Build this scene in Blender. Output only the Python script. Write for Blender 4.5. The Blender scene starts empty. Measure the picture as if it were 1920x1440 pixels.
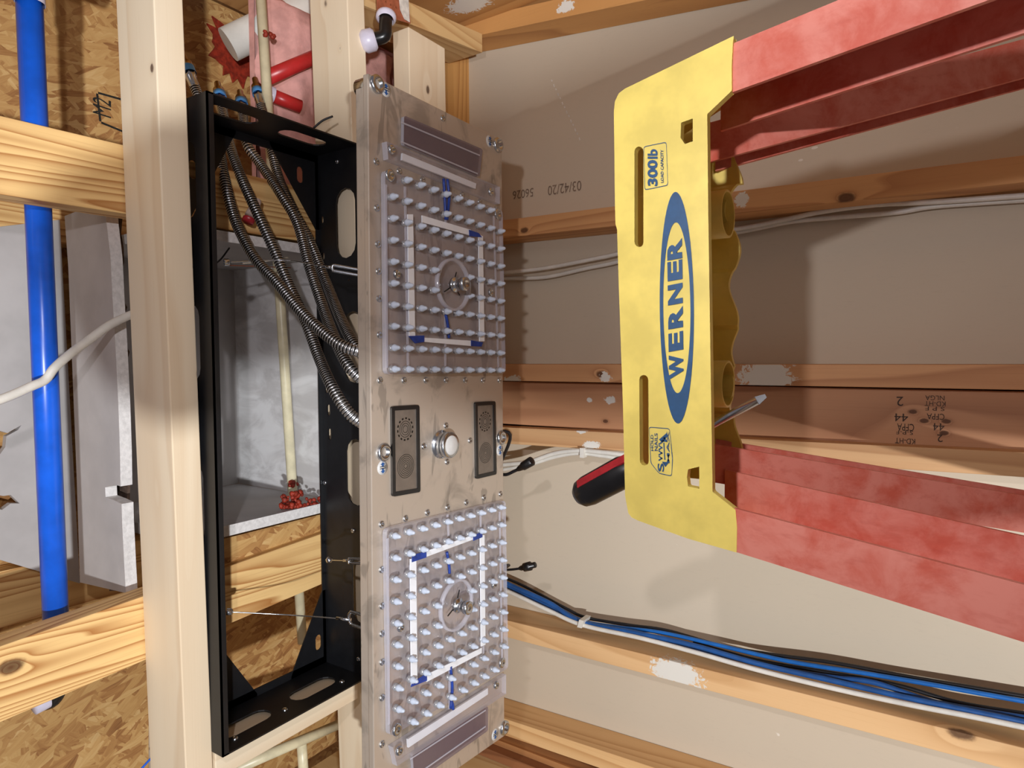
import bpy, bmesh, math, random
from mathutils import Vector, Matrix
random.seed(7)
SC = bpy.context.scene
COL = SC.collection

# ------------------------------------------------------------------ camera
CAM = Vector((0, 0, 1.6))
TH, YAW, ROLL, FPX = math.radians(33.714), math.radians(-2.875), math.radians(1.273), 1247.6
fwd = Vector((math.sin(YAW)*math.cos(TH), math.cos(YAW)*math.cos(TH), math.sin(TH)))
r0 = fwd.cross(Vector((0, 0, 1))).normalized()
u0 = r0.cross(fwd)
IR = -u0*math.cos(ROLL) + r0*math.sin(ROLL)      # the photograph is turned a quarter: world up is picture left
IU = r0*math.cos(ROLL) + u0*math.sin(ROLL)
cd = bpy.data.cameras.new('camera')
cam = bpy.data.objects.new('camera', cd)
COL.objects.link(cam)
cd.sensor_width = 36.0
cd.lens = FPX*36.0/1920.0
cd.clip_start = 0.02
M = Matrix(((IR.x, IU.x, -fwd.x, CAM.x), (IR.y, IU.y, -fwd.y, CAM.y), (IR.z, IU.z, -fwd.z, CAM.z), (0, 0, 0, 1)))
cam.matrix_world = M
SC.camera = cam

# ------------------------------------------------------------------ light
SC.view_settings.view_transform = 'Standard'
SC.view_settings.look = 'None'
SC.view_settings.exposure = 0.0
SC.view_settings.gamma = 1.0
SC.view_settings.use_curve_mapping = False
W = bpy.data.worlds.new('room_air')
SC.world = W
W.use_nodes = True
W.node_tree.nodes['Background'].inputs[0].default_value = (1.0, 0.88, 0.88, 1)
W.node_tree.nodes['Background'].inputs[1].default_value = 0.16


def lamp(name, loc, target, energy, size, col):
    d = bpy.data.lights.new(name, 'AREA')
    d.shape = 'DISK'
    d.size = size
    d.energy = energy
    d.color = col
    o = bpy.data.objects.new(name, d)
    COL.objects.link(o)
    o.location = Vector(loc) + CAM
    o.rotation_euler = (Vector(target) - Vector(loc)).to_track_quat('-Z', 'Y').to_euler()
    return o


lamp('work_light', (-0.33, -0.80, -1.0), (0.0, 0.75, 0.55), 47, 0.05, (0.97, 0.98, 1.0))
lamp('head_lamp', (0.17, -0.04, 0.12), (0.06, .8, .5), 3.0, 0.02, (1.0, 0.95, 0.99))
lamp('room_light', (1.0, -1.3, 0.6), (0.1, 1.1, 0.1), 2, 0.6, (1.0, 0.88, 0.82))


# ------------------------------------------------------------------ geometry helpers
def ray(px, py):
    return (px-960)/FPX*IR - (py-720)/FPX*IU + fwd


AX = {'x': 0, 'y': 1, 'z': 2}


def P(px, py, ax, v):
    """world point seen at a photo pixel, on a real plane (value relative to the camera height)"""
    r = ray(px, py)
    i = AX[ax]
    return CAM + r*(v/r[i])


def R(x, y, z):
    return Vector((x, y, z)) + CAM


class MB:
    def __init__(self):
        self.v = []
        self.f = []
        self.m = []
        self.s = []

    def add(self, vs, fs, mi=0, smooth=False):
        o = len(self.v)
        self.v += [Vector(a) for a in vs]
        for f in fs:
            self.f.append([i+o for i in f])
            self.m.append(mi)
            self.s.append(smooth)
        return self

    def prism(self, pts, off, mi=0, side=None):
        n = len(pts)
        off = Vector(off)
        pts = [Vector(p) for p in pts]
        vs = pts + [p+off for p in pts]
        self.add(vs, [list(range(n)), list(range(2*n-1, n-1, -1))], mi)
        o = len(self.v)-2*n
        for i in range(n):
            j = (i+1) % n
            self.f.append([o+i, o+j, o+n+j, o+n+i])
            self.m.append(mi if side is None else side)
            self.s.append(False)
        return self

    def box(self, p, q, wv, hv, mi=0):
        p, q, wv, hv = map(Vector, (p, q, wv, hv))
        return self.prism([p, q, q+wv, p+wv], hv, mi)

    def tube(self, pts, r, n=12, mi=0, cap=True, rad=None):
        pts = [Vector(p) for p in pts]
        N = len(pts)
        vs = []
        t = (pts[1]-pts[0]).normalized()
        a = t.orthogonal().normalized()
        for i, p in enumerate(pts):
            t = (pts[min(i+1, N-1)] - pts[max(i-1, 0)]).normalized()
            a = (a - t*a.dot(t)).normalized()
            b = t.cross(a)
            rr = r if rad is None else rad[i]
            for k in range(n):
                w = 2*math.pi*k/n
                vs.append(p + a*(rr*math.cos(w)) + b*(rr*math.sin(w)))
        fs = []
        for i in range(N-1):
            for k in range(n):
                k2 = (k+1) % n
                fs.append([i*n+k, i*n+k2, (i+1)*n+k2, (i+1)*n+k])
        self.add(vs, fs, mi, True)
        if cap:
            o = len(self.v)-len(vs)
            self.f.append([o+k for k in range(n-1, -1, -1)])
            self.f.append([o+(N-1)*n+k for k in range(n)])
            self.m += [mi, mi]
            self.s += [False, False]
        return self

    def lathe(self, c, axis, prof, n=20, mi=0):
        """prof: list of (distance along axis, radius)"""
        c = Vector(c)
        axis = Vector(axis).normalized()
        a = axis.orthogonal().normalized()
        b = axis.cross(a)
        vs = []
        for h, r in prof:
            for k in range(n):
                w = 2*math.pi*k/n
                vs.append(c + axis*h + a*(r*math.cos(w)) + b*(r*math.sin(w)))
        fs = []
        for i in range(len(prof)-1):
            for k in range(n):
                k2 = (k+1) % n
                fs.append([i*n+k, i*n+k2, (i+1)*n+k2, (i+1)*n+k])
        self.add(vs, fs, mi, True)
        return self

    def holed(self, outer, holes, off, mi=0):
        """flat polygon with holes, extruded by off"""
        bm = bmesh.new()
        eds = []
        for loop in [outer]+holes:
            vv = [bm.verts.new(p) for p in loop]
            for i in range(len(vv)):
                eds.append(bm.edges.new((vv[i], vv[(i+1) % len(vv)])))
        bmesh.ops.triangle_fill(bm, edges=eds, use_beauty=True, use_dissolve=False)
        bm.verts.index_update()
        vs = [v.co.copy() for v in bm.verts]
        fs = [[v.index for v in f.verts] for f in bm.faces]
        bm.free()
        off = Vector(off)
        n = len(vs)
        self.add(vs+[v+off for v in vs], fs+[[i+n for i in reversed(f)] for f in fs], mi)
        for loop in [outer]+holes:
            self.add(list(loop)+[Vector(p)+off for p in loop],
                     [[i, (i+1) % len(loop), len(loop)+(i+1) % len(loop), len(loop)+i] for i in range(len(loop))], mi)
        return self

    def build(self, name, mats, parent=None, bevel=0, smooth=False):
        if not isinstance(mats, (list, tuple)):
            mats = [mats]
        if parent is not None:
            org = parent['_o']
            org = Vector(org)
        else:
            lo = Vector([min(v[i] for v in self.v) for i in range(3)])
            hi = Vector([max(v[i] for v in self.v) for i in range(3)])
            org = (lo+hi)/2
            org.z = lo.z
        me = bpy.data.meshes.new(name)
        me.from_pydata([v-org for v in self.v], [], self.f)
        for m in mats:
            me.materials.append(m)
        for p, mi, s in zip(me.polygons, self.m, self.s):
            p.material_index = mi
            p.use_smooth = s or smooth
        me.validate()
        bm = bmesh.new()
        bm.from_mesh(me)
        bmesh.ops.recalc_face_normals(bm, faces=bm.faces)
        bm.to_mesh(me)
        bm.free()
        o = bpy.data.objects.new(name, me)
        COL.objects.link(o)
        if parent is not None:
            o.parent = parent
        else:
            o.location = org
        o['_o'] = tuple(org)
        if bevel:
            b = o.modifiers.new('bevel', 'BEVEL')
            b.width = bevel
            b.segments = 2
            b.limit_method = 'ANGLE'
            b.angle_limit = math.radians(40)
        ALL.append(o)
        return o


ALL = []


def tag(o, label, cat, group=None, kind=None):
    o['label'] = label
    if cat:
        o['category'] = cat
    if group:
        o['group'] = group
    if kind:
        o['kind'] = kind
    return o


def thing(name, loc, label, cat, group=None):
    o = bpy.data.objects.new(name, None)
    COL.objects.link(o)
    o.empty_display_size = 0.02
    o.location = loc
    o['_o'] = tuple(loc)
    ALL.append(o)
    return tag(o, label, cat, group)


def spl(pts, n=8):
    """Catmull-Rom through points"""
    pts = [Vector(p) for p in pts]
    q = [pts[0]*2-pts[1]] + pts + [pts[-1]*2-pts[-2]]
    out = []
    for i in range(1, len(q)-2):
        for k in range(n):
            t = k/n
            a, b, c, d = q[i-1], q[i], q[i+1], q[i+2]
            out.append(0.5*((2*b)+(c-a)*t+(2*a-5*b+4*c-d)*t*t+(3*b-a-3*c+d)*t**3))
    out.append(pts[-1])
    return out


def even(pts, step):
    L = [0]
    for i in range(1, len(pts)):
        L.append(L[-1]+(pts[i]-pts[i-1]).length)
    n = max(2, int(L[-1]/step))
    out = []
    j = 0
    for k in range(n+1):
        s = L[-1]*k/n
        while j < len(L)-2 and L[j+1] < s:
            j += 1
        t = (s-L[j])/max(1e-9, L[j+1]-L[j])
        out.append(pts[j].lerp(pts[j+1], min(1, t)))
    return out


def lin(c):
    return tuple(((x/255.0)/12.92 if x/255.0 <= 0.04045 else ((x/255.0+0.055)/1.055)**2.4) for x in c)+(1.0,)


# ------------------------------------------------------------------ materials
class NT:
    def __init__(self, name):
        self.mat = bpy.data.materials.new(name)
        self.mat.use_nodes = True
        self.t = self.mat.node_tree
        self.b = self.t.nodes['Principled BSDF']

    def n(self, typ, **k):
        o = self.t.nodes.new(typ)
        for a, v in k.items():
            setattr(o, a, v)
        return o

    def l(self, a, b):
        self.t.links.new(a, b)

    def val(self, sock, v):
        if hasattr(v, 'is_linked') or isinstance(v, bpy.types.NodeSocket):
            self.l(v, sock)
        else:
            sock.default_value = v

    def math(self, op, a, b=0.0, c=None):
        m = self.n('ShaderNodeMath', operation=op)
        self.val(m.inputs[0], a)
        self.val(m.inputs[1], b)
        if c is not None:
            self.val(m.inputs[2], c)
        return m.outputs[0]

    def vm(self, op, a, b):
        m = self.n('ShaderNodeVectorMath', operation=op)
        self.val(m.inputs[0], a)
        self.val(m.inputs[1], b)
        return m.outputs[0] if op != 'LENGTH' else m.outputs['Value']

    def mix(self, f, a, b, bl='MIX'):
        m = self.n('ShaderNodeMix', data_type='RGBA', blend_type=bl)
        self.val(m.inputs[0], f)
        self.val(m.inputs[6], a)
        self.val(m.inputs[7], b)
        return m.outputs[2]

    def noise(self, vec, scale=1.0, detail=2.0, rough=0.5, dist=0.0):
        m = self.n('ShaderNodeTexNoise')
        self.l(vec, m.inputs['Vector'])
        m.inputs['Scale'].default_value = scale
        m.inputs['Detail'].default_value = detail
        m.inputs['Roughness'].default_value = rough
        m.inputs['Distortion'].default_value = dist
        return m.outputs[0]

    def step(self, v, lo, hi):
        m = self.n('ShaderNodeMapRange')
        m.interpolation_type = 'SMOOTHSTEP'
        self.l(v, m.inputs[0])
        m.inputs[1].default_value = lo
        m.inputs[2].default_value = hi
        return m.outputs[0]

    def pos(self):
        return self.n('ShaderNodeNewGeometry').outputs['Position']

    def obj(self):
        return self.n('ShaderNodeTexCoord').outputs['Object']

    def bump(self, h, s=0.3, d=0.002):
        m = self.n('ShaderNodeBump')
        m.inputs['Strength'].default_value = s
        m.inputs['Distance'].default_value = d
        self.l(h, m.inputs['Height'])
        self.l(m.outputs[0], self.b.inputs['Normal'])


def plain(name, col, rough=0.5, metal=0.0, var=0.08, vs=30, spec=None, bump=0.0, bs=200):
    """a paint or plastic with slight unevenness and dust"""
    k = NT(name)
    c = lin(col)
    p = k.obj()
    n = k.noise(p, vs, 4, 0.6)
    dark = tuple(x*(1-2.2*var) for x in c[:3])+(1,)
    lite = tuple(min(1, x*(1+1.2*var)) for x in c[:3])+(1,)
    k.l(k.mix(k.step(n, 0.3, 0.7), dark, lite), k.b.inputs['Base Color'])
    k.b.inputs['Roughness'].default_value = rough
    k.b.inputs['Metallic'].default_value = metal
    if spec is not None:
        k.b.inputs['Specular IOR Level'].default_value = spec
    if bump:
        k.bump(k.noise(p, bs, 3, 0.6), bump, 0.001)
    return k.mat


def wood(name, light, dark, axis, rings=9.0, across=9.0, seed=0.0, knots=(), smears=(), contrast=1.0, blotch=0.15):
    k = NT(name)
    p = k.pos()
    sc = [across]*3
    sc[AX[axis]] = 0.8
    off = (seed*3.1, seed*1.7, seed*2.3)
    q = k.vm('MULTIPLY', p, tuple(sc))
    q = k.vm('ADD', q, off)
    n = k.noise(q, 1.0, 1.5, 0.4, 0.2)
    phase = k.math('MULTIPLY', n, rings)
    kmask = None
    for kp, kr in knots:
        d = k.vm('SUBTRACT', p, tuple(kp))
        s2 = [1.0/kr]*3
        s2[AX[axis]] = 0.62/kr
        d = k.vm('LENGTH', k.vm('MULTIPLY', d, tuple(s2)), (0, 0, 0))
        near = k.math('DIVIDE', 1.6, k.math('ADD', k.math('MULTIPLY', d, d), 0.55))
        phase = k.math('ADD', phase, near)
        m = k.math('SUBTRACT', 1.0, k.step(k.math('ADD', d, k.math('MULTIPLY', k.noise(p, 120, 2), 0.5)), 0.85, 1.45))
        kmask = m if kmask is None else k.math('MAXIMUM', kmask, m)
    w = k.math('FRACT', phase)
    w = k.math('POWER', w, 2.6)
    w2 = k.math('SUBTRACT', 1.0, k.step(k.math('FRACT', phase), 0.0, 0.10))
    w = k.math('MAXIMUM', w, k.math('MULTIPLY', w2, 0.8))
    sf = [520.0]*3
    sf[AX[axis]] = 6.0
    fine = k.noise(k.vm('MULTIPLY', p, tuple(sf)), 1.0, 2, 0.6)
    col = k.mix(k.math('MULTIPLY', w, 0.62*contrast), lin(light), lin(dark))
    bl = k.noise(q, 0.7, 3, 0.6)
    col = k.mix(k.math('MULTIPLY', k.step(bl, 0.45, 0.75), blotch), col, lin(dark))
    col = k.mix(k.math('MULTIPLY', k.step(fine, 0.5, 0.85), 0.22*contrast), col, lin(dark))
    if kmask is not None:
        col = k.mix(k.math('MULTIPLY', kmask, 0.85), col, lin((74, 42, 26)))
    for sp, sr in smears:
        d = k.vm('SUBTRACT', p, tuple(sp))
        d = k.vm('LENGTH', k.vm('DIVIDE', d, tuple(sr)), (0, 0, 0))
        nn = k.noise(k.vm('ADD', p, (seed, 0, 0)), 85, 5, 0.7, 1.2)
        m = k.step(k.math('SUBTRACT', k.math('MULTIPLY', nn, 2.0), d), 0.02, 0.16)
        col = k.mix(m, col, lin((226, 224, 216)))
    k.l(col, k.b.inputs['Base Color'])
    k.b.inputs['Roughness'].default_value = 0.62
    k.b.inputs['Specular IOR Level'].default_value = 0.3
    k.bump(k.math('ADD', w, fine), 0.15, 0.0006)
    return k.mat


def osb(name):
    k = NT(name)
    p = k.pos()
    val = None
    wv = k.n('ShaderNodeTexNoise')
    k.l(p, wv.inputs['Vector'])
    wv.inputs['Scale'].default_value = 14
    pw = k.vm('ADD', p, k.vm('MULTIPLY', wv.outputs['Color'], (.012, .012, .012)))
    for i, (ang, sc, thr) in enumerate(((.2, (22, 75, 75), -1), (1.3, (24, 95, 95), .45), (-.75, (20, 80, 80), .55), (.75, (30, 110, 110), .62), (2.2, (26, 90, 90), .66), (1.75, (20, 120, 120), .72))):
        mp = k.n('ShaderNodeMapping', vector_type='POINT')
        mp.inputs['Rotation'].default_value = (0, 0, ang)
        k.l(k.vm('ADD', pw, (i*1.37, i*.71, i*.5)), mp.inputs[0])
        vo = k.n('ShaderNodeTexVoronoi', feature='F1')
        k.l(k.vm('MULTIPLY', mp.outputs[0], sc), vo.inputs['Vector'])
        vo.inputs['Scale'].default_value = 1.0
        sep = k.n('ShaderNodeSeparateColor')
        k.l(vo.outputs['Color'], sep.inputs[0])
        st = k.noise(k.vm('MULTIPLY', mp.outputs[0], (24, 380, 380)), 1.0, 2)
        v = k.math('ADD', k.math('MULTIPLY', sep.outputs[0], 0.62), k.math('MULTIPLY', st, 0.42))
        if val is None:
            val = v
        else:
            m = k.n('ShaderNodeMix')
            k.val(m.inputs[0], k.step(sep.outputs[1], thr-.01, thr+.01))
            k.val(m.inputs[2], val)
            k.val(m.inputs[3], v)
            val = m.outputs[0]
    r = k.n('ShaderNodeValToRGB')
    k.l(val, r.inputs[0])
    e = r.color_ramp.elements
    e[0].position, e[0].color = 0.10, lin((132, 88, 50))
    e[1].position, e[1].color = 0.95, lin((222, 188, 132))
    for ps, c in ((0.25, (168, 120, 70)), (0.5, (194, 150, 92)), (0.75, (208, 168, 108))):
        q = e.new(ps)
        q.color = lin(c)
    k.l(r.outputs[0], k.b.inputs['Base Color'])
    k.b.inputs['Roughness'].default_value = 0.6
    k.bump(val, 0.3, 0.001)
    return k.mat


def papery(name, col, marks=0.0):
    k = NT(name)
    p = k.pos()
    n = k.noise(p, 2.2, 4, 0.55)
    f = k.noise(k.vm('MULTIPLY', p, (300, 300, 60)), 1, 3, 0.7)
    c = k.mix(k.math('MULTIPLY', k.step(n, 0.3, 0.7), 0.16), lin(col), lin(tuple(x*0.86 for x in col)))
    c = k.mix(k.math('MULTIPLY', k.step(f, 0.55, 0.8), 0.10), c, lin(tuple(x*0.7 for x in col)))
    sp = k.step(k.noise(k.vm('MULTIPLY', p, (60, 60, 24)), 1, 1, 0.4), 0.815, 0.83)
    c = k.mix(k.math('MULTIPLY', sp, 0.8), c, lin((235, 230, 220)))
    k.l(c, k.b.inputs['Base Color'])
    k.b.inputs['Roughness'].default_value = 0.8
    k.b.inputs['Specular IOR Level'].default_value = 0.2
    return k.mat


def clear(name, col, a=0.14, rough=0.08):
    """clear acrylic: mostly see-through with a glossy skin"""
    k = NT(name)
    t = k.t
    tr = k.n('ShaderNodeBsdfTransparent')
    tr.inputs[0].default_value = (0.97, 0.97, 0.98, 1)
    gl = k.n('ShaderNodeBsdfGlossy')
    gl.inputs['Roughness'].default_value = rough
    gl.inputs[0].default_value = (1, 1, 1, 1)
    df = k.n('ShaderNodeBsdfDiffuse')
    df.inputs[0].default_value = lin(col)
    lw = k.n('ShaderNodeLayerWeight')
    lw.inputs[0].default_value = 0.5
    fac = k.math('ADD', 0.04, k.math('MULTIPLY', k.math('POWER', lw.outputs['Facing'], 4.0), 0.5))
    m1 = k.n('ShaderNodeMixShader')
    m1.inputs[0].default_value = a
    k.l(tr.outputs[0], m1.inputs[1])
    k.l(df.outputs[0], m1.inputs[2])
    m2 = k.n('ShaderNodeMixShader')
    k.l(fac, m2.inputs[0])
    k.l(m1.outputs[0], m2.inputs[1])
    k.l(gl.outputs[0], m2.inputs[2])
    k.l(m2.outputs[0], t.nodes['Material Output'].inputs[0])
    return k.mat


def steel(name, col, rough=0.34, smudge=0.95):
    k = NT(name)
    p = k.obj()
    n = k.noise(p, 14, 4, 0.6, 0.6)
    n2 = k.noise(k.vm('MULTIPLY', p, (9, 34, 30)), 1, 3, 0.6, 1.0)
    f = k.noise(k.vm('MULTIPLY', p, (4, 900, 30)), 1, 2, 0.5)
    c = k.mix(k.math('MULTIPLY', k.step(n, 0.5, 0.68), smudge*0.55), lin(col), lin(tuple(x*0.66 for x in col)))
    c = k.mix(k.math('MULTIPLY', k.step(n2, 0.58, 0.64), smudge*0.5), c, lin(tuple(x*0.6 for x in col)))
    k.l(c, k.b.inputs['Base Color'])
    k.b.inputs['Metallic'].default_value = 0.5
    k.l(k.math('ADD', rough, k.math('MULTIPLY', n, 0.2)), k.b.inputs['Roughness'])
    k.bump(f, 0.05, 0.0003)
    return k.mat


def rail_mat():
    k = NT('red_fibreglass')
    p = k.pos()
    n = k.noise(p, 26, 5, 0.65, 0.4)
    n2 = k.noise(k.vm('MULTIPLY', p, (160, 160, 40)), 1, 3, 0.6)
    c = k.mix(k.math('MULTIPLY', k.step(n, 0.30, 0.62), 0.8), lin((206, 96, 76)), lin((228, 146, 130)))
    c = k.mix(k.math('MULTIPLY', k.step(n2, 0.5, 0.8), 0.35), c, lin((186, 74, 58)))
    k.l(c, k.b.inputs['Base Color'])
    k.b.inputs['Roughness'].default_value = 0.5
    return k.mat


M_ = {}
M_['yellow'] = plain('yellow_plastic', (240, 218, 112), 0.42, 0, 0.06, 22)
M_['rail'] = rail_mat()
M_['blueprint'] = plain('navy_print', (38, 82, 124), 0.5, 0, 0.06, 120)
M_['black_steel'] = plain('black_powder_coat', (20, 21, 24), 0.42, 0, 0.10, 60)
M_['black_plastic'] = plain('black_plastic', (22, 22, 24), 0.3, 0, 0.1, 60)
M_['steel'] = steel('brushed_steel', (200, 188, 174))
M_['chrome'] = plain('bright_steel', (200, 206, 214), 0.22, 1.0, 0.04, 60)
M_['hose'] = plain('corrugated_steel', (222, 226, 230), 0.33, 1.0, 0.05, 60)
M_['tip'] = plain('worn_steel_tip', (120, 122, 124), 0.6, 0.5, 0.08, 90)
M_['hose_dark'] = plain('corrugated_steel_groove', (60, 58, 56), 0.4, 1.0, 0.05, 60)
M_['brass'] = plain('brass', (206, 168, 96), 0.28, 1.0, 0.08, 80)
M_['blue_tape'] = plain('light_blue_tape', (84, 164, 238), 0.5, 0, 0.05, 60)
M_['navy_tape'] = plain('dark_blue_tape', (30, 62, 150), 0.4, 0, 0.15, 90)
M_['pipe_blue'] = plain('blue_pipe', (22, 98, 224), 0.28, 0, 0.08, 18)
M_['pvc'] = plain('white_plastic_pipe', (222, 220, 212), 0.35, 0, 0.04, 18)
M_['cpvc'] = plain('cream_pipe', (226, 218, 184), 0.35, 0, 0.07, 26)
M_['pex_red'] = plain('red_pipe', (190, 44, 44), 0.35, 0, 0.07, 26)
M_['nut'] = plain('pale_nut', (212, 208, 226), 0.35, 0, 0.05, 40)
M_['caulk'] = plain('red_fire_caulk', (150, 46, 26), 0.6, 0, 0.2, 90, bump=0.4)
M_['copper'] = plain('copper_bracket', (186, 110, 80), 0.5, 0.3, 0.12, 60)
M_['white_paint'] = plain('white_paint', (226, 222, 214), 0.5, 0, 0.1, 90)
M_['gypsum_paper'] = plain('grey_drywall_face', (186, 183, 182), 0.75, 0, 0.05, 9)
M_['gypsum_core'] = plain('gypsum_core', (226, 224, 222), 0.9, 0, 0.06, 150, bump=0.6)
M_['torn'] = plain('torn_brown_paper', (96, 78, 66), 0.9, 0, 0.2, 60, bump=0.6)
M_['insul'] = plain('pink_insulation', (214, 160, 152), 0.95, 0, 0.10, 26, bump=0.8, bs=90)
M_['cable_white'] = plain('white_cable_jacket', (224, 222, 214), 0.4, 0, 0.04, 40)
M_['cable_blue'] = plain('blue_cable_jacket', (30, 84, 150), 0.4, 0, 0.1, 40)
M_['cable_black'] = plain('black_cable_jacket', (26, 26, 30), 0.4, 0, 0.1, 40)
M_['led'] = plain('white_light_strip', (236, 240, 246), 0.4, 0, 0.02, 40)
M_['nozzle'] = plain('milky_silicone', (196, 206, 222), 0.35, 0, 0.02, 60)
M_['ring_clear'] = plain('pale_ring', (170, 170, 172), 0.2, 0.4, 0.05, 60)
M_['acrylic'] = clear('clear_acrylic', (206, 200, 214), 0.10)
M_['acrylic_edge'] = clear('acrylic_edge', (214, 214, 226), 0.45, 0.15)
M_['smoke'] = clear('smoky_acrylic', (120, 104, 112), 0.62, 0.2)
M_['mesh'] = plain('fine_steel_mesh', (134, 124, 114), 0.45, 0.5, 0.05, 60)
M_['red_plastic'] = plain('red_handle', (178, 40, 50), 0.35, 0, 0.1, 60)
M_['sticker'] = plain('white_sticker', (206, 206, 204), 0.5, 0, 0.04, 60)
M_['ink'] = plain('stamp_ink', (70, 52, 42), 0.8, 0, 0.2, 200)
M_['ink_faint'] = plain('faint_stamp_ink', (138, 120, 104), 0.8, 0, 0.2, 200)
M_['ink_black'] = plain('black_stamp_ink', (34, 34, 30), 0.8, 0, 0.3, 200)
M_['rope'] = plain('pale_cord', (206, 198, 180), 0.7, 0, 0.1, 90)
M_['pale_end'] = plain('pale_wire_nut', (206, 182, 168), 0.5, 0, 0.1, 60)
M_['osb'] = osb('strand_board')
M_['wallpaper_brown'] = papery('brown_drywall_paper', (206, 194, 174))
M_['concrete'] = plain('concrete_floor', (150, 138, 124), 0.8, 0, 0.15, 3)
M_['skin'] = plain('skin', (196, 146, 120), 0.6, 0, 0.04, 30)
M_['shirt'] = plain('grey_shirt', (70, 72, 78), 0.9, 0, 0.1, 30)
M_['hair'] = plain('dark_hair', (48, 36, 28), 0.8, 0, 0.2, 60)

PALE_L, PALE_D = (236, 220, 192), (208, 176, 136)
YEL_L, YEL_D = (240, 202, 138), (192, 136, 74)
TAN_L, TAN_D = (212, 164, 116), (162, 108, 68)


def circle3(c, u, v, ru, rv, n=24, a0=0.0, a1=2*math.pi, close=True):
    m = n if close else n+1
    return [Vector(c)+Vector(u)*(ru*math.cos(a0+(a1-a0)*k/n))+Vector(v)*(rv*math.sin(a0+(a1-a0)*k/n)) for k in range(m)]


def slot3(a, b, w, n=6):
    """stadium outline between centres a and b; w is the half-width vector"""
    a, b, w = Vector(a), Vector(b), Vector(w)
    d = (b-a).normalized()*w.length
    out = []
    for k in range(n+1):
        t = math.pi*k/n
        out.append(b + w*math.cos(t) + d*math.sin(t))
    for k in range(n+1):
        t = math.pi*k/n
        out.append(a - w*math.cos(t) - d*math.sin(t))
    return out


def text_mesh(mb, s, org, right, up, width, height, mi=0, thick=0.0004, bold=0.0, shear=0.0, lift=0.0002, nrm=None):
    cu = bpy.data.curves.new('lettering', 'FONT')
    cu.body = s
    cu.size = 1.0
    cu.offset = bold
    cu.shear = shear
    cu.resolution_u = 3
    ob = bpy.data.objects.new('lettering', cu)
    COL.objects.link(ob)
    dg = bpy.context.evaluated_depsgraph_get()
    me = bpy.data.meshes.new_from_object(ob.evaluated_get(dg))
    vs = [v.co.copy() for v in me.vertices]
    fs = [list(p.vertices) for p in me.polygons]
    bpy.data.objects.remove(ob)
    bpy.data.curves.remove(cu)
    bpy.data.meshes.remove(me)
    if not vs:
        return mb
    x0, x1 = min(v.x for v in vs), max(v.x for v in vs)
    y0, y1 = min(v.y for v in vs), max(v.y for v in vs)
    right, up = Vector(right).normalized(), Vector(up).normalized()
    nn = Vector(nrm) if nrm is not None else right.cross(up)
    out = []
    for v in vs:
        out.append(Vector(org)+right*((v.x-x0)/(x1-x0)*width)+up*((v.y-y0)/(y1-y0)*height)+nn*lift)
    mb.add(out, fs, mi)
    return mb


UPZ, Y1, X1 = Vector((0, 0, 1)), Vector((0, 1, 0)), Vector((1, 0, 0))

# ------------------------------------------------------------------ setting
WY = 1.13       # front of the wall studs
DY = 1.205      # the brown paper of the drywall behind them
o = MB().prism([R(-1.5, -1.6, -1.6), R(1.3, -1.6, -1.6), R(1.3, DY+.02, -1.6), R(-1.5, DY+.02, -1.6)], (0, 0, -.05)).build('floor', M_['concrete'])
tag(o, 'grey concrete floor under the ladder', None, kind='structure')
o = MB().prism([R(-1.5, DY, -1.6), R(1.3, DY, -1.6), R(1.3, DY, 1.25), R(-1.5, DY, 1.25)], (0, .013, 0)).build('wall_back', M_['wallpaper_brown'])
tag(o, 'brown paper back of the drywall behind the open studs', None, kind='structure')
o = MB().prism([R(-1.5, .1, 1.25), R(1.3, .1, 1.25), R(1.3, DY, 1.25), R(-1.5, DY, 1.25)], (0, 0, .018)).build('ceiling', M_['osb'])
tag(o, 'strand board subfloor seen above the trusses', None, kind='structure')
wplank = wood('sheathing_wood', (204, 156, 98), (150, 98, 52), 'z', 10, 7, 4.2, smears=[(P(880, 8, 'x', .69), (.05, .03, .05))])
o = MB().prism([R(.69, .55, -1.6), R(.69, DY, -1.6), R(.69, DY, 1.2), R(.69, .55, 1.2)], (.02, 0, 0)).build('wall_right', wplank)
tag(o, 'brown plywood side wall at the upper edge of the picture', None, kind='structure')
wpl2 = wood('corner_wood', (226, 200, 150), (190, 148, 90), 'z', 8, 7, 9.2)
o = MB().prism([R(-.93, .75, -1.6), R(-.93, DY, -1.6), R(-.93, DY, 1.2), R(-.93, .75, 1.2)], (-.02, 0, 0)).build('wall_left', wpl2)
tag(o, 'pale plywood side wall at the lower edge of the picture', None, kind='structure')


# ------------------------------------------------------------------ wall studs
def zline(p, q, y):
    a, b = P(p[0], p[1], 'y', y), P(q[0], q[1], 'y', y)
    return a, b


def stud(top_pts, width, light, dark, label, zt=.915, y=WY, depth=None, knots=(), smears=(), seed=0, rings=9, name='wall_stud', contrast=1.0):
    a, b = zline(top_pts[0], top_pts[1], y)
    d = (b-a)/(b.z-a.z)
    t = a + d*(CAM.z+zt-a.z)
    bt = a + d*(CAM.z-1.6-a.z)
    t, bt = Vector((t.x, CAM.y+y, t.z)), Vector((bt.x, CAM.y+y, bt.z))
    dep = (DY-y) if depth is None else depth
    m = wood('stud_wood', light, dark, 'z', rings, 9, seed, [(P(k[0], k[1], 'y', y), k[2]) for k in knots],
             [(P(k[0], k[1], 'y', y), k[2]) for k in smears], contrast)
    o = MB().prism([bt, t, t-X1*width, bt-X1*width], (0, dep-.001, 0)).build(name, m, bevel=.0012)
    return tag(o, label, 'stud', 'wall studs')


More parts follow.
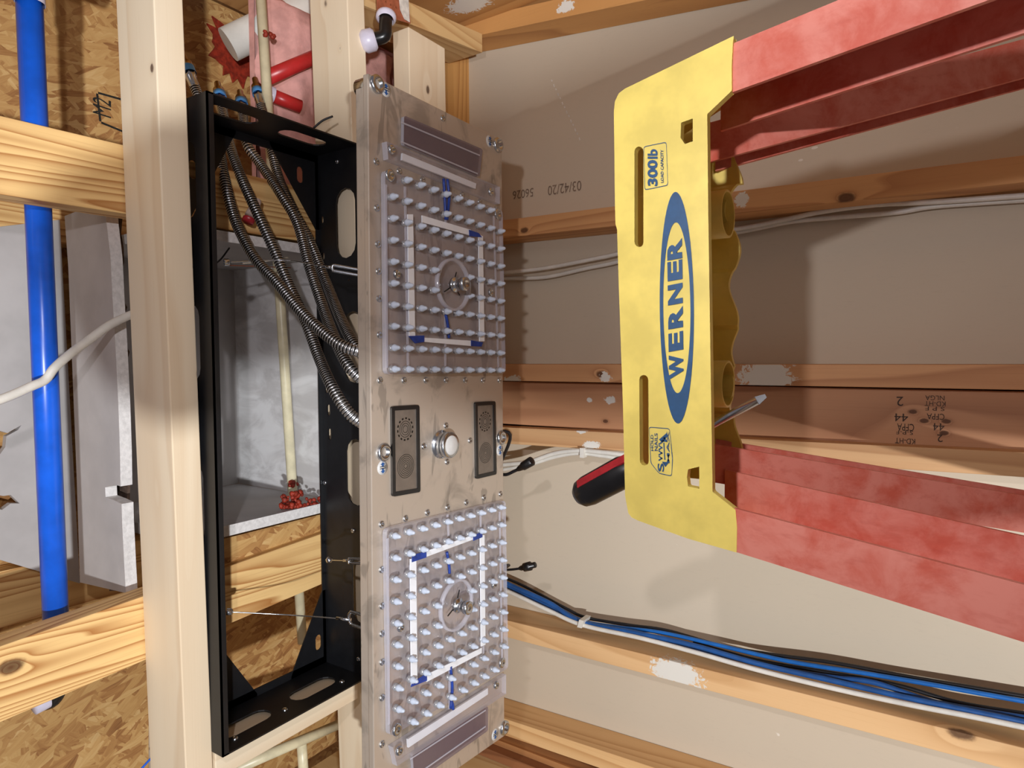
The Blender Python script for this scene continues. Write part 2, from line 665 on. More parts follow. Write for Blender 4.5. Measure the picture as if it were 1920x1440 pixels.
stud([(878, 36), (1130, -22)], .037, (214, 160, 98), (158, 104, 58), 'orange toned wall stud highest in the picture, in the room corner', seed=2.1, smears=[(1062, 12, (.012, .02, .02))])
stud([(941, 413), (1920, 291)], .036, (214, 164, 112), (164, 108, 66), 'knotty wall stud with two white cables hanging below it', seed=3.3, knots=[(1586, 371, .0085), (983, 432, .006)], smears=[(1391, 376, (.014, .02, .012))])
stud([(945, 683), (1920, 684)], .034, (212, 162, 116), (160, 106, 70), 'plaster smeared upper stud of the close pair in mid picture', seed=5.0, smears=[(1437, 705, (.03, .02, .045)), (1135, 707, (.01, .02, .012)), (960, 712, (.01, .02, .02))], knots=[(1128, 702, .007)])
stud([(945, 801), (1920, 848)], .034, (212, 170, 124), (170, 120, 78), 'lower stud of the close pair, white cable tied below it', seed=6.2, smears=[(1110, 835, (.008, .02, .02)), (1090, 808, (.006, .02, .012))])
stud([(949, 1163), (1774, 1367)], .036, (230, 190, 140), (190, 140, 88), 'long stud with dried plaster patch beside the blue cables', seed=7.7, knots=[(1802, 1374, .011)], smears=[(1268, 1262, (.024, .03, .05))], contrast=.8)
stud([(950, 1349), (1227, 1440)], .036, (232, 192, 138), (184, 128, 72), 'stud at the lower corner with a yellow mark', seed=8.8)

# flat board between the close pair, with the lumber stamp
a, b = zline((945, 716), (1920, 738), WY+.03)
mflat = wood('flat_stud_wood', (196, 146, 108), (150, 100, 70), 'z', 8, 8, 11.0, [(P(1712, 772, 'y', WY+.03), .004), (P(1774, 790, 'y', WY+.03), .004), (P(1733, 789, 'y', WY+.03), .004), (P(1770, 812, 'y', WY+.03), .004), (P(1135, 790, 'y', WY+.03), .004)], [(P(1145, 750, 'y', WY+.03), (.008, .02, .012)), (P(1105, 750, 'y', WY+.03), (.005, .02, .006))])
fl = MB().prism([Vector((.0-.045+a.x*0-.008, WY+.03, 0)), Vector((-.053, WY+.03, 2.515)), Vector((-.143, WY+.03, 2.515)), Vector((-.143, WY+.03, 0))], (0, .038, 0)).build('flat_stud', mflat, bevel=.001)
tag(fl, 'flat wide board set between two studs, stamped with lumber grade', 'stud', 'wall studs')
mb = MB()
for s, px, py, w, h in (('2', 1694, 744, .009, .014), ('44', 1703, 776, .018, .012), ('CFPA', 1714, 795, .022, .011), ('S-P-F', 1712, 808, .022, .006), ('KD-HT', 1716, 823, .026, .008),
                        ('NLGA', 1771, 742, .024, .007), ('KD-HT', 1773, 753, .026, .007), ('S P F', 1771, 763, .024, .006), ('CFPA', 1771, 776, .022, .009), ('44', 1771, 794, .014, .011), ('2', 1768, 815, .007, .011)):
    pp = P(px, py, 'y', WY+.0295)
    text_mesh(mb, s, pp, (0, 0, -1) if False else (0, 0, 1), (-1, 0, 0), w, h, nrm=(0, -1, 0))
o = mb.build('lumber_stamp', M_['ink'], fl)

# top plate
mplate = wood('plate_wood', (216, 164, 98), (160, 104, 52), 'x', 9, 9, 13.0)
o = MB().prism([R(-.93, WY, .916), R(.69, WY, .916), R(.69, DY, .916), R(-.93, DY, .916)], (0, 0, .038)).build('top_plate', mplate)
tag(o, 'orange wall plate lying across the tops of the studs', 'wood plate')

# extra planks in the lower corner
for i, (px, py, w, y0, col, cd_, lab) in enumerate(((950, 1394, .012, 1.12, (206, 150, 96), (120, 70, 40), 'thin dark plank edge just below the corner stud'),
                                               (950, 1408, .02, 1.10, (150, 100, 66), (104, 62, 38), 'dark brown plank strip above the pale corner board'),
                                               (950, 1428, .05, 1.04, (232, 206, 156), (196, 154, 96), 'pale corner board lowest right of the steel panel'))):
    a = P(px, py, 'y', y0)
    a.z = 0
    if i:
        a.x = min(a.x, px_end-.0006)
    px_end = a.x-w
    m = wood('corner_plank_wood', col, cd_, 'z', 8, 9, 15+i)
    o = MB().prism([Vector((a.x, y0, 0)), Vector((a.x, y0, 2.5)), Vector((a.x-w, y0, 2.5)), Vector((a.x-w, y0, 0))], (0, WY-y0+.04, 0)).build('corner_plank', m)
    tag(o, lab, 'board', 'planks in the lower corner')

# ------------------------------------------------------------------ ceiling framing
def xboard(p, q, zb, w, h, mat, x0=1.0, x1=-1.1):
    a, b = P(p[0], p[1], 'z', zb), P(q[0], q[1], 'z', zb)
    d = (b-a)/(b.x-a.x)
    s, e = a+d*(x0-a.x), a+d*(x1-a.x)
    return MB().prism([s, e, e+Y1*w, s+Y1*w], (0, 0, h))


m = wood('beam_wood', PALE_L, PALE_D, 'x', 5, 11, 1.0, [(P(274, 935, 'z', .84), .008), (P(281, 1070, 'z', .83), .003), (P(374, 702, 'z', .81), .004), (P(313, 1270, 'z', .83), .004), (P(285, 128, 'z', .82), .004)], contrast=.55)
o = xboard((288, 0), (348, 1440), .81, .037, .088, m, .62, -.95).build('ceiling_beam', m, bevel=.0015)
tag(o, 'pale new ceiling beam running the whole picture height, left of the black frame', 'beam', 'pale ceiling beams')
m = wood('beam_wood_far', PALE_L, PALE_D, 'x', 5, 11, 21.0, [(P(607, 5, 'z', .86), .005), (P(655, 225, 'z', .81), .004), (P(618, 205, 'z', .85), .003), (P(640, 92, 'z', .83), .003)], contrast=.5)
o = xboard((651, 0), (702, 1440), .81, .037, .088, m, .62, -.95).build('ceiling_beam', m, bevel=.0015)
tag(o, 'pale new ceiling beam behind the black frame and the steel panel', 'beam', 'pale ceiling beams')
m = wood('blocking_wood', PALE_L, PALE_D, 'x', 4, 11, 25.0, [(P(802, 168, 'z', .81), .005)], contrast=.5)
o = xboard((768, 150), (770, 250), .81, .10, .038, m, P(820, 82, 'z', .81).x, -.90)
o = o.build('flat_ceiling_board', m, bevel=.0015)
tag(o, 'pale flat ceiling board right behind the top of the steel panel', 'beam', 'pale ceiling beams')
# board along Y in the top corner
a, b = P(770, 45, 'z', .822), P(855, 79, 'z', .822)
d = (b-a)/(b.y-a.y)
s, e = a+d*(.79-a.y), a+d*(WY-.002-a.y)
m = wood('corner_joist_wood', (222, 188, 134), (178, 128, 76), 'y', 8, 10, 31.0)
o = MB().prism([s, e, e+X1*.038, s+X1*.038], (0, 0, .088)).build('short_joist', m, bevel=.001)
tag(o, 'short joist in the top corner carrying the copper bracket', 'joist')


# floor trusses (flat chords)
def truss(xl, xr, lab, kn, seed, lz=.90, skew=0.0):
    t = thing('floor_truss', R((xl+xr)/2, .6, lz), lab, 'truss', 'floor trusses')
    m = wood('chord_wood', YEL_L, (170, 108, 50), 'y', 17, 17, seed, kn, contrast=1.45)
    y0, y1 = .02, 1.12
    dx = skew
    MB().prism([R(xl-dx*.4, y0, lz), R(xr-dx*.4, y0, lz), R(xr+dx, y1, lz), R(xl+dx, y1, lz)], (0, 0, .038)).build('bottom_chord', m, t, bevel=.001)
    MB().prism([R(xl, y0, 1.211), R(xr, y0, 1.211), R(xr, y1, 1.211), R(xl, y1, 1.211)], (0, 0, .038)).build('top_chord', m, t, bevel=.001)
    for yy, y2 in ((1.03, .80), (.02, .16)):
        MB().prism([R(xl, yy, .938), R(xr, yy, .938), R(xr, yy+.04, .938), R(xl, yy+.04, .938)], (0, y2-yy, .273)).build('web', m, t)
    return t


truss(.186, .274, 'yellow grained floor truss crossing behind the beam, higher in the picture', [], 41.0, skew=.01)
truss(-.412, -.325, 'yellow floor truss with a brown knot, lower in the picture', [(P(20, 1250, 'z', .90), .009)], 43.0, skew=.042)

# ------------------------------------------------------------------ drywall pieces between the trusses
def dry(name, pts, off, lab, cat='drywall sheet'):
    mb = MB()
    mb.prism(pts, off, 0, 1)
    o = mb.build(name, [M_['gypsum_paper'], M_['gypsum_core']])
    return tag(o, lab, cat, 'drywall box between the trusses')


ed = [(121, 405), (128, 500), (136, 700), (144, 900), (150, 1092), (236, 1112), (233, 1060), (229, 980), (228, 945), (214, 938), (198, 932), (197, 914), (215, 908), (226, 912), (225, 850), (222, 760), (216, 640), (211, 560), (207, 480), (200, 420), (197, 376)]
YS = .462
dry('drywall_sheet', [P(x, y, 'y', YS) for x, y in ed], (0, .016, 0), 'grey upright drywall strip with a broken white edge left of the beam')
# broken behind piece
mb = MB()
rr = random.Random(3)
pts = [P(214+rr.uniform(0, 18)+i*.6, 380+i*28, 'y', YS+.03) for i in range(27)]
pts = [P(205, 376, 'y', YS+.03)] + pts + [P(246, 1108, 'y', YS+.03), P(205, 1108, 'y', YS+.03)]
mb.prism(pts, (0, .004, 0))
o = mb.build('torn_paper', M_['torn'])
tag(o, 'torn brown drywall paper behind the broken edge', 'torn paper')
hp = [P(x, y, 'z', 1.195) for x, y in ((-60, 432), (112, 412), (150, 1094), (-60, 1032))]
hole = [P(x, y, 'z', 1.195) for x, y in ((-20, 802), (14, 812), (40, 797), (34, 806), (12, 818), (10, 838), (0, 852), (-24, 850))]
hole2 = [P(x, y, 'z', 1.195) for x, y in ((-20, 925), (6, 930), (20, 928), (37, 944), (20, 944), (4, 956), (-20, 950))]
o = MB().holed(hp, [hole, hole2], (0, 0, .012), 0).build('drywall_sheet', [M_['gypsum_paper']])
tag(o, 'grey drywall sheet behind the blue pipe with torn brown holes', 'drywall sheet', 'drywall box between the trusses')
XN, XP, YF, ZC = -.248, .186, .785, 1.175
dry('drywall_sheet', [R(XN, YS+.05, ZC), R(XP, YS+.05, ZC), R(XP, YF, ZC), R(XN, YF, ZC)], (0, 0, .013), 'grey drywall top of the box seen through the black frame')
mud = NT('mudded_drywall')
p = mud.pos()
n = mud.noise(mud.vm('MULTIPLY', p, (16, 10, 8)), 1, 4, .6, .8)
c = mud.mix(mud.step(n, .40, .62), lin((196, 195, 195)), lin((226, 227, 228)))
n3 = mud.noise(mud.vm('MULTIPLY', p, (60, 60, 16)), 1, 3, .6, .5)
c = mud.mix(mud.math('MULTIPLY', mud.step(n3, .5, .7), .3), c, lin((222, 221, 220)))
mud.l(c, mud.b.inputs['Base Color'])
mud.b.inputs['Roughness'].default_value = .7
o = MB().prism([R(XN, YF, .935), R(XP, YF, .935), R(XP, YF, ZC+.01), R(XN, YF, ZC+.01)], (0, .013, 0)).build('drywall_sheet', mud.mat)
tag(o, 'mud smeared drywall at the back of the box behind the cream pipe', 'drywall sheet', 'drywall box between the trusses')
dry('drywall_sheet', [R(XN, YS+.05, .893), R(XN, YF-.001, .893), R(XN, YF-.001, ZC-.001), R(XN, YS+.05, ZC-.001)], (-.016, 0, 0), 'drywall side of the box with a white cut edge and red caulk')
dry('drywall_sheet', [R(XP-.016, YS+.05, .893), R(XP-.016, YF-.001, .893), R(XP-.016, YF-.001, ZC-.001), R(XP-.016, YS+.05, ZC-.001)], (.015, 0, 0), 'drywall side of the box next to the upper truss')
o = MB().prism([R(-.273, .52, .915), R(-.318, .52, .915), R(-.302, .81, .915), R(-.273, .79, .915)], (0, 0, .02)).build('strand_board_strip', M_['osb'])
tag(o, 'rough strand board strip between the drywall edge and the lower truss', 'board')

# ------------------------------------------------------------------ black frame in the ceiling
ZB, ZT = .785, .884
fc = [P(373, 172, 'z', ZB), P(431, 1415, 'z', ZB), P(668, 262, 'z', ZB), P(693, 1268, 'z', ZB)]
fx0, fx1, fy0, fy1 = (fc[1].x+fc[3].x)/2, (fc[0].x+fc[2].x)/2, (fc[0].y+fc[1].y)/2, (fc[2].y+fc[3].y)/2
print('FRAME', fx0, fx1, fy0, fy1)
fr = thing('black_mounting_frame', R((fx0+fx1)/2, (fy0+fy1)/2, ZB), 'black steel mounting frame with oval slots, fixed between the beams', 'mounting frame')
# cross block under the bottom end of the frame
a, b = P(440, 1425, 'z', .81), P(697, 1276, 'z', .81)
m = wood('cross_block_wood', PALE_L, PALE_D, 'y', 5, 11, 27.0, contrast=.6)
o = MB().prism([R(fx0-.004, .497, .8101), R(fx0-.004, .75, .8101), R(fx0-.042, .75, .8101), R(fx0-.042, .497, .8101)], (0, 0, .088)).build('cross_block', m, bevel=.0015)
tag(o, 'pale cross block between the two beams below the black frame', 'beam', 'pale ceiling beams')
BS = M_['black_steel']
T = .0022


def yslot(px0, px1, py, py2, y, ax='y'):
    a, b = P((px0+px1)/2, py, ax, y), P((px0+px1)/2, py2, ax, y)
    h = (P(px1, (py+py2)/2, ax, y)-P(px0, (py+py2)/2, ax, y)).length/2
    zc = (a.z+b.z)/2
    a.z = b.z = zc
    a.x -= h
    b.x += h
    if ax == 'y':
        a.y = b.y = CAM.y+y
    return slot3(a, b, Vector((0, 0, h)))


far_holes = [yslot(*q, fy1) for q in ((630, 666, 352, 484), (645, 680, 583, 718), (650, 685, 823, 948), (661, 692, 1044, 1170))]
for px, py, r, ln in ((612, 727, .0035, .006), (616, 769, .0035, .006), (618, 814, .0035, .006), (604, 412, .003, .003), (606, 480, .003, .003)):
    c = P(px, py, 'y', fy1)
    far_holes.append(slot3(c-X1*ln, c+X1*ln, UPZ*r, 4))
for px, py in ((654, 895-370), (634, 304), (650, 788), (664, 996)):
    c = P(px, py, 'y', fy1)
    far_holes.append(circle3(c, X1, UPZ, .0022, .0022, 8))
outer = [R(fx0, fy1, ZB), R(fx1, fy1, ZB), R(fx1, fy1, ZT), R(fx0, fy1, ZT)]
MB().holed(outer, far_holes, (0, T, 0)).build('far_side', BS, fr)
near_holes = []
for c in (.23, .02, -.19, -.40):
    near_holes.append(slot3(R(c-.033, fy0, .83), R(c+.033, fy0, .83), UPZ*.0165))
MB().holed([R(fx0, fy0, ZB), R(fx1, fy0, ZB), R(fx1, fy0, ZT), R(fx0, fy0, ZT)], near_holes, (0, T, 0)).build('near_side', BS, fr)
for x, s in ((fx0, 1), (fx1, -1)):
    hs = []
    for c in (.555, .675):
        hs.append(slot3(R(x, c-.024, .83), R(x, c+.024, .83), UPZ*.0165))
    MB().holed([R(x, fy0+T, ZB), R(x, fy1, ZB), R(x, fy1, ZT), R(x, fy0+T, ZT)], hs, (s*T, 0, 0)).build('end_side', BS, fr)
# lips at the top and gussets in the top plane
g = .125
for (cx, cy, sx, sy, gx, gy, sl) in ((fx0, fy0, 1, 1, .19, .12, (-.47, .545)), (fx0, fy1, 1, -1, .127, .072, (-.478, .731)), (fx1, fy0, -1, 1, .19, .105, (.26, .53)), (fx1, fy1, -1, -1, .123, .092, (.293, .711))):
    poly = [R(cx, cy, ZT), R(cx+sx*gx, cy, ZT), R(cx+sx*gx, cy+sy*.006, ZT), R(cx+sx*.006, cy+sy*gy, ZT), R(cx, cy+sy*gy, ZT)]
    c = R(sl[0], sl[1], ZT)
    MB().holed(poly, [slot3(c-X1*.007, c+X1*.007, Y1*.006, 5)], (0, 0, -T)).build('gusset', BS, fr)
MB().box(R(fx0, fy0, ZT), R(fx1, fy0, ZT), (0, .006, 0), (0, 0, -T)).box(R(fx0, fy1, ZT), R(fx1, fy1, ZT), (0, -.006, 0), (0, 0, -T)).box(R(fx0, fy0, ZT), R(fx0, fy1, ZT), (.014, 0, 0), (0, 0, -T)).box(R(fx1, fy0, ZT), R(fx1, fy1, ZT), (-.014, 0, 0), (0, 0, -T)).build('top_flange', BS, fr)
MB().box(R(fx0, fy0, ZB), R(fx1, fy0, ZB), (0, .009, 0), (0, 0, T)).build('bottom_lip', BS, fr)
for px, py, ax, v in ((632, 303, 'y', fy1), (609, 905, 'y', fy1), (662, 995, 'y', fy1), (672, 1236, 'y', fy1)):
    c = P(px, py, ax, v)
    MB().lathe(c, (0, -1, 0), [(0, .004), (.0018, .0036), (.002, .0015), (.001, .001), (.001, 0.0001)], 12).build('screw', M_['chrome'], fr)
for y_, z_ in ((.545, .83), (.63, .835), (.735, .83)):
    MB().lathe(R(fx0+T, y_-.02, z_-.022), (1, 0, 0), [(0, .0045), (.0018, .0042), (.0022, .002), (.001, .001), (.001, 0.0001)], 12).build('screw', M_['chrome'], fr)
# the wood seen through the slots is the beam itself

# ------------------------------------------------------------------ steel shower panel
ZP = .605
PC = [P(690, 137, 'z', ZP), P(941, 262, 'z', ZP), P(946, 1380, 'z', ZP), P(702, 1551, 'z', ZP)]
pn = thing('shower_panel', (PC[0]+PC[2])/2, 'steel ceiling shower panel full of milky nozzles, hanging below the black frame', 'shower panel')
plate = MB().prism(PC, (0, 0, .009)).build('plate', M_['steel'], pn, bevel=.0012)
mb = MB()
ins = [c.lerp((PC[0]+PC[2])/2, .02) for c in PC]
mb.prism([c+UPZ*.009 for c in ins], (0, 0, .016)).build('back_tray', M_['steel'], pn, bevel=.001)


def pp(px, py, dz=0.0):
    return P(px, py, 'z', ZP-dz)


def rnd(pts, r, n=4):
    """rounded corners for a 3-D polygon"""
    out = []
    N = len(pts)
    for i in range(N):
        a, b, c = Vector(pts[i-1]), Vector(pts[i]), Vector(pts[(i+1) % N])
        u, v = (a-b), (c-b)
        q = min(r, u.length*.45, v.length*.45)
        u = b+u.normalized()*q
        v = b+v.normalized()*q
        for k in range(n+1):
            t = k/n
            out.append(u*(1-t)**2+b*2*t*(1-t)+v*t*t)
    return out


AC = [M_['acrylic'], M_['acrylic_edge']]
A1 = [pp(*q) for q in ((713, 319), (934, 396), (940, 700), (716, 702))]
A2 = [pp(*q) for q in ((716, 990), (940, 937), (945, 1250), (722, 1378))]
nozzle_spots = []
grids = (((722, 331), (925, 403), (925, 694), (726, 692), ((0, 0), (0, 9))), ((727, 1002), (927, 949), (933, 1240), (735, 1364), ((9, 0), (9, 9))))
for gi, (tl, tr, br, bl, scr) in enumerate(grids):
    TL, TR, BR, BL = pp(*tl), pp(*tr), pp(*br), pp(*bl)
    for i in range(10):
        for j in range(10):
            if i in (4, 5) and j in (4, 5):
                continue
            u, v = j/9, i/9
            c = (TL*(1-u)+TR*u)*(1-v)+(BL*(1-u)+BR*u)*v
            if (i, j) in scr:
                nozzle_spots.append((c, gi, 's'))
            else:
                nozzle_spots.append((c, gi, 'n'))
acs = []
for gi, q in enumerate((A1, A2)):
    mb = MB().prism(rnd([c-UPZ*.001 for c in q], .008), (0, 0, -.0075), 0, 1)
    acs.append(mb.build('acrylic_plate', AC, pn))
# tubes/channels inside the acrylic
for a, b in (((722, 345), (724, 690)), ((758, 350), (764, 692)), ((925, 405), (934, 694)), ((833, 380), (835, 420)), ((834, 590), (834, 694)),
             ((725, 1010), (728, 1360)), ((768, 1060), (772, 1280)), ((900, 960), (906, 1235)), ((936, 960), (941, 1240)), ((838, 965), (840, 1005)), ((842, 1240), (842, 1330))):
    MB().box(pp(*a, .0088), pp(*b, .0088), Y1*.0035, UPZ*.0012).build('acrylic_rib', M_['acrylic_edge'], pn)
NZB = [(.0065, .0048), (.0098, .0050), (.0106, .0036)]
NZC = [(.0100, .0032), (.0122, .0044), (.0150, .0046), (.0165, .0034), (.0205, .0026), (.0225, .0014), (.0227, .0001)]
NZM = [M_['nozzle'], M_['ring_clear']]
sort = sorted([s for s in nozzle_spots if s[2] == 'n'], key=lambda s: (s[0]-CAM).length)
rest = MB()
proto = None
for idx, (c, gi, k) in enumerate(sort):
    if idx < 100:
        if proto is None:
            q = MB()
            org = Vector(pn['_o'])
            q.lathe(org, (0, 0, -1), NZC, 12, 0)
            q.lathe(org, (0, 0, -1), NZB, 12, 1)
            proto = q.build('nozzle', NZM, pn)
            proto.location = c-org
        else:
            d = proto.copy()
            COL.objects.link(d)
            d.location = c-Vector(pn['_o'])
            ALL.append(d)
    else:
        rest.lathe(c, (0, 0, -1), NZC, 12, 0)
        rest.lathe(c, (0, 0, -1), NZB, 12, 1)
o = rest.build('nozzle', NZM, pn)
o['kind'] = 'stuff'
# screws and rings
def screw(c, r=.0045, up=Vector((0, 0, -1)), h=.0022):
    return MB().lathe(c, up, [(0, r), (h*.6, r), (h, r*.78), (h, r*.5), (h*.4, r*.36), (h*.4, .0001)], 14)


for c, gi, k in nozzle_spots:
    if k == 's':
        MB().lathe(c-UPZ*.008, (0, 0, -1), [(0, .008), (.002, .008), (.003, .006), (.003, .004), (.001, .003), (.001, .0001)], 18).build('screw', M_['chrome'], pn)
SCR = [(830, 222), (705, 303), (706, 390), (708, 458), (709, 509), (710, 560), (711, 628), (712, 713), (757, 713), (798, 713), (836, 713), (872, 713), (905, 713), (936, 713), (715, 983), (760, 972), (801, 961), (839, 951), (874, 942), (907, 933), (938, 926), (715, 1068), (716, 1136), (716, 1188), (716, 1241), (716, 1308), (716, 1395), (748, 321), (792, 337), (866, 366), (899, 378), (930, 391), (836, 798), (838, 866), (794, 837), (881, 826), (817, 834)]
for q in SCR:
    screw(pp(*q)).build('screw', M_['chrome'], pn)
for q in ((743, 514), (919, 548), (750, 1176), (925, 1096), (733, 281), (919, 360), (747, 1407), (929, 1284)):
    screw(pp(*q, .008), .006, h=.004).build('screw', M_['chrome'], pn)
# corner mounting bolts with ferrules on the back
for q, st in (((705, 155), (723, 168)), ((933, 270), (918, 265)), ((716, 848), (717, 877)), ((940, 820), (937, 844)), ((945, 1366), (928, 1377))):
    c = pp(*q)
    c = c + (pn.location-c).normalized()*.002
    b = MB().lathe(c, (0, 0, -1), [(0, .0115), (.003, .0115), (.005, .0095), (.005, .0065), (-.004, .006), (-.004, .0001)], 20).build('mounting_bolt', M_['chrome'], pn)
    MB().lathe(c, (0, 0, 1), [(.008, .012), (.028, .012), (.03, .009), (.03, .0001)], 20).build('ferrule', M_['chrome'], b)
    c = pp(*st)
    s = MB().lathe(c, (0, 0, -1), [(0, .009), (.0005, .009), (.0005, .0001)], 20).build('sticker', M_['sticker'], pn)
    ar = MB()
    c = c-UPZ*.0008
    for sx in (-1, 1):
        ar.prism([c+X1*(sx*.001)+Y1*.0015, c+X1*(sx*.001)-Y1*.0015, c+X1*(sx*.004)-Y1*.0015, c+X1*(sx*.004)-Y1*.004, c+X1*(sx*.0072), c+X1*(sx*.004)+Y1*.004, c+X1*(sx*.004)+Y1*.0015], (0, 0, -.0002))
    ar.build('arrow_print', M_['cable_blue'], s)
    ar = MB()
    for sx in (-.0012, .0012):
        ar.box(c+X1*sx-Y1*.0055-UPZ*.0003, c+X1*sx+Y1*.0055-UPZ*.0003, X1*.0008, UPZ*-.0002)
    ar.build('line_print', M_['black_plastic'], s)
# light bars at both ends
for bar, strip, smk in ((((715, 268), (928, 352), (928, 384), (718, 301)), ((755, 287), (893, 344), (892, 354), (754, 300)), ((752, 218), (900, 281), (894, 333), (751, 273))),
                        (((727, 1397), (940, 1262), (940, 1298), (735, 1432)), ((765, 1386), (915, 1290), (915, 1302), (766, 1402)), ((768, 1412), (910, 1322), (910, 1368), (772, 1466)))):
    b = MB().prism([pp(*q)-UPZ*.0005 for q in bar], (0, 0, -.009), 0, 1).build('light_bar', AC, pn)
    MB().prism([pp(*q, .0068) for q in strip], (0, 0, .003)).build('light_strip', M_['led'], b)
    sm = MB().prism(rnd([pp(*q)-UPZ*.0003 for q in smk], .004), (0, 0, -.005), 0, 1).build('smoky_cover', [M_['smoke'], M_['acrylic_edge']], pn)
    mb = MB()
    c0, c1, c2, c3 = [pp(*q, .0055) for q in smk]
    for t in (.18, .84):
        mb.box(c0.lerp(c3, t)+X1*0, c1.lerp(c2, t), Vector((-.002, 0, 0)), UPZ*-.0008)
    mb.build('cover_rib', M_['acrylic_edge'], sm)
# square of light strips on each acrylic plate, with blue tape
STR = [[((763, 402), (773, 402), (777, 631), (766, 631)), ((896, 440), (904, 443), (907, 640), (898, 640)), ((790, 404), (881, 431), (881, 442), (790, 417)), ((793, 633), (884, 639), (884, 649), (793, 641))],
       [((768, 1048), (779, 1045), (781, 1272), (770, 1285)), ((899, 1003), (907, 1003), (909, 1208), (901, 1212)), ((771, 1042), (903, 997), (903, 1005), (773, 1053)), ((799, 1264), (902, 1214), (902, 1224), (799, 1278))]]
TAP = [[((879, 431), (897, 437), (903, 445), (880, 443)), ((765, 630), (795, 629), (795, 641), (778, 644)), ((883, 638), (905, 642), (902, 650), (883, 649))],
       [((772, 1041), (799, 1033), (799, 1045), (772, 1054)), ((887, 1003), (904, 997), (904, 1007), (887, 1014)), ((770, 1288), (772, 1280), (800, 1262), (800, 1276))]]
WIR = [[((832, 335), (834, 370), (836, 412)), ((839, 336), (842, 372), (838, 412)), ((836, 590), (840, 612), (842, 634))], [((838, 1035), (842, 1060), (843, 1075)), ((845, 1250), (848, 1290), (845, 1328)), ((842, 1305), (848, 1318), (850, 1330))]]
for gi in (0, 1):
    for q in STR[gi]:
        MB().prism([pp(a, b, .0095) for a, b in q], (0, 0, -.0015)).build('light_strip', M_['led'], acs[gi])
    for q in TAP[gi]:
        MB().prism([pp(a, b, .0112) for a, b in q], (0, 0, -.0008)).build('tape_corner', M_['navy_tape'], acs[gi])
    for q in WIR[gi]:
        MB().tube(spl([pp(a, b, .0105) for a, b in q], 6), .0021, 8).build('blue_wire', M_['navy_tape'], acs[gi])
    c = pp(*((838, 535), (844, 1131))[gi])
    # round clear hub
    d = MB().lathe(c-UPZ*.0088, (0, 0, -1), [(0, .037), (.006, .037), (.006, .0335), (.0, .0335)], 40).build('hub_ring', M_['acrylic_edge'], acs[gi])
    MB().lathe(c-UPZ*.0088, (0, 0, -1), [(0, .007), (.004, .007), (.004, .0105), (.008, .0105), (.008, .0075), (.018, .0075), (.019, .0095), (.026, .0095), (.027, .006), (.024, .004), (.024, .0001)], 24).build('spindle', M_['chrome'], acs[gi])
    mb = MB()
    for an in (.5, 2.3, 4.2):
        u = Vector((math.cos(an), math.sin(an), 0))
        mb.box(c+u*.006-UPZ*.0105, c+u*.021-UPZ*.0095, u.cross(UPZ)*.0015, UPZ*-.001)
    mb.build('spring_clip', M_['black_plastic'], acs[gi])
# framed mesh windows in the middle
for q in (((731, 762), (783, 759), (785, 922), (733, 931)), ((888, 754), (926, 752), (928, 889), (890, 898))):
    c4 = [pp(*a) for a in q]
    cc = sum(c4, Vector())/4
    inn = [cc+(c-cc)*1 for c in c4]
    def inset(c4, d):
        out = []
        for i in range(4):
            a, b, c = c4[i-1], c4[i], c4[(i+1) % 4]
            out.append(b+(a-b).normalized()*d+(c-b).normalized()*d)
        return out
    f = MB().holed(rnd(c4, .004), [inset(c4, .0055)], (0, 0, -.0035)).build('speaker_frame', M_['black_plastic'], pn)
    MB().prism([c-UPZ*.0004 for c in inset(c4, .0055)], (0, 0, -.0012)).build('speaker_mesh', M_['mesh'], f)
    i4 = inset(c4, .0055)
    w = (i4[1]-i4[0]).length
    cx = [i4[0].lerp(i4[3], .24).lerp(i4[1].lerp(i4[2], .24), .5), i4[0].lerp(i4[3], .70).lerp(i4[1].lerp(i4[2], .70), .5)]
    mb = MB()
    for ci, cen in enumerate(cx):
        cen = cen-UPZ*.0018
        for rr_ in ((.014, .011, .008, .005) if ci == 0 else (.016, .0135, .011, .0085, .006, .0035)):
            for k in range(28):
                if ci == 0 and rr_ == .014 and k % 2:
                    continue
                a0, a1 = 2*math.pi*k/28, 2*math.pi*(k+1)/28
                r1 = rr_-.0007
                r2 = rr_+(.0016 if (ci == 0 and rr_ == .014) else 0)
                r2 = min(r2, w/2-.001)
                mb.add([cen+X1*(r1*math.cos(a0))+Y1*(r1*math.sin(a0)), cen+X1*(r2*math.cos(a0))+Y1*(r2*math.sin(a0)), cen+X1*(r2*math.cos(a1))+Y1*(r2*math.sin(a1)), cen+X1*(r1*math.cos(a1))+Y1*(r1*math.sin(a1))], [[0, 1, 2, 3]])
    mb.build('ring_pattern', M_['hose_dark'], f)
# round sensor in the middle
c = pp(826, 833)
k = MB().lathe(c, (0, 0, -1), [(0, .02), (.002, .02), (.003, .017), (.012, .017), (.013, .0185), (.018, .0185), (.020, .017), (.020, .0135)], 32).build('round_sensor', M_['chrome'], pn)
MB().lathe(c, (0, 0, -1), [(.0198, .0138), (.0215, .010), (.022, .0001)], 28).build('sensor_lens', M_['sticker'], k)

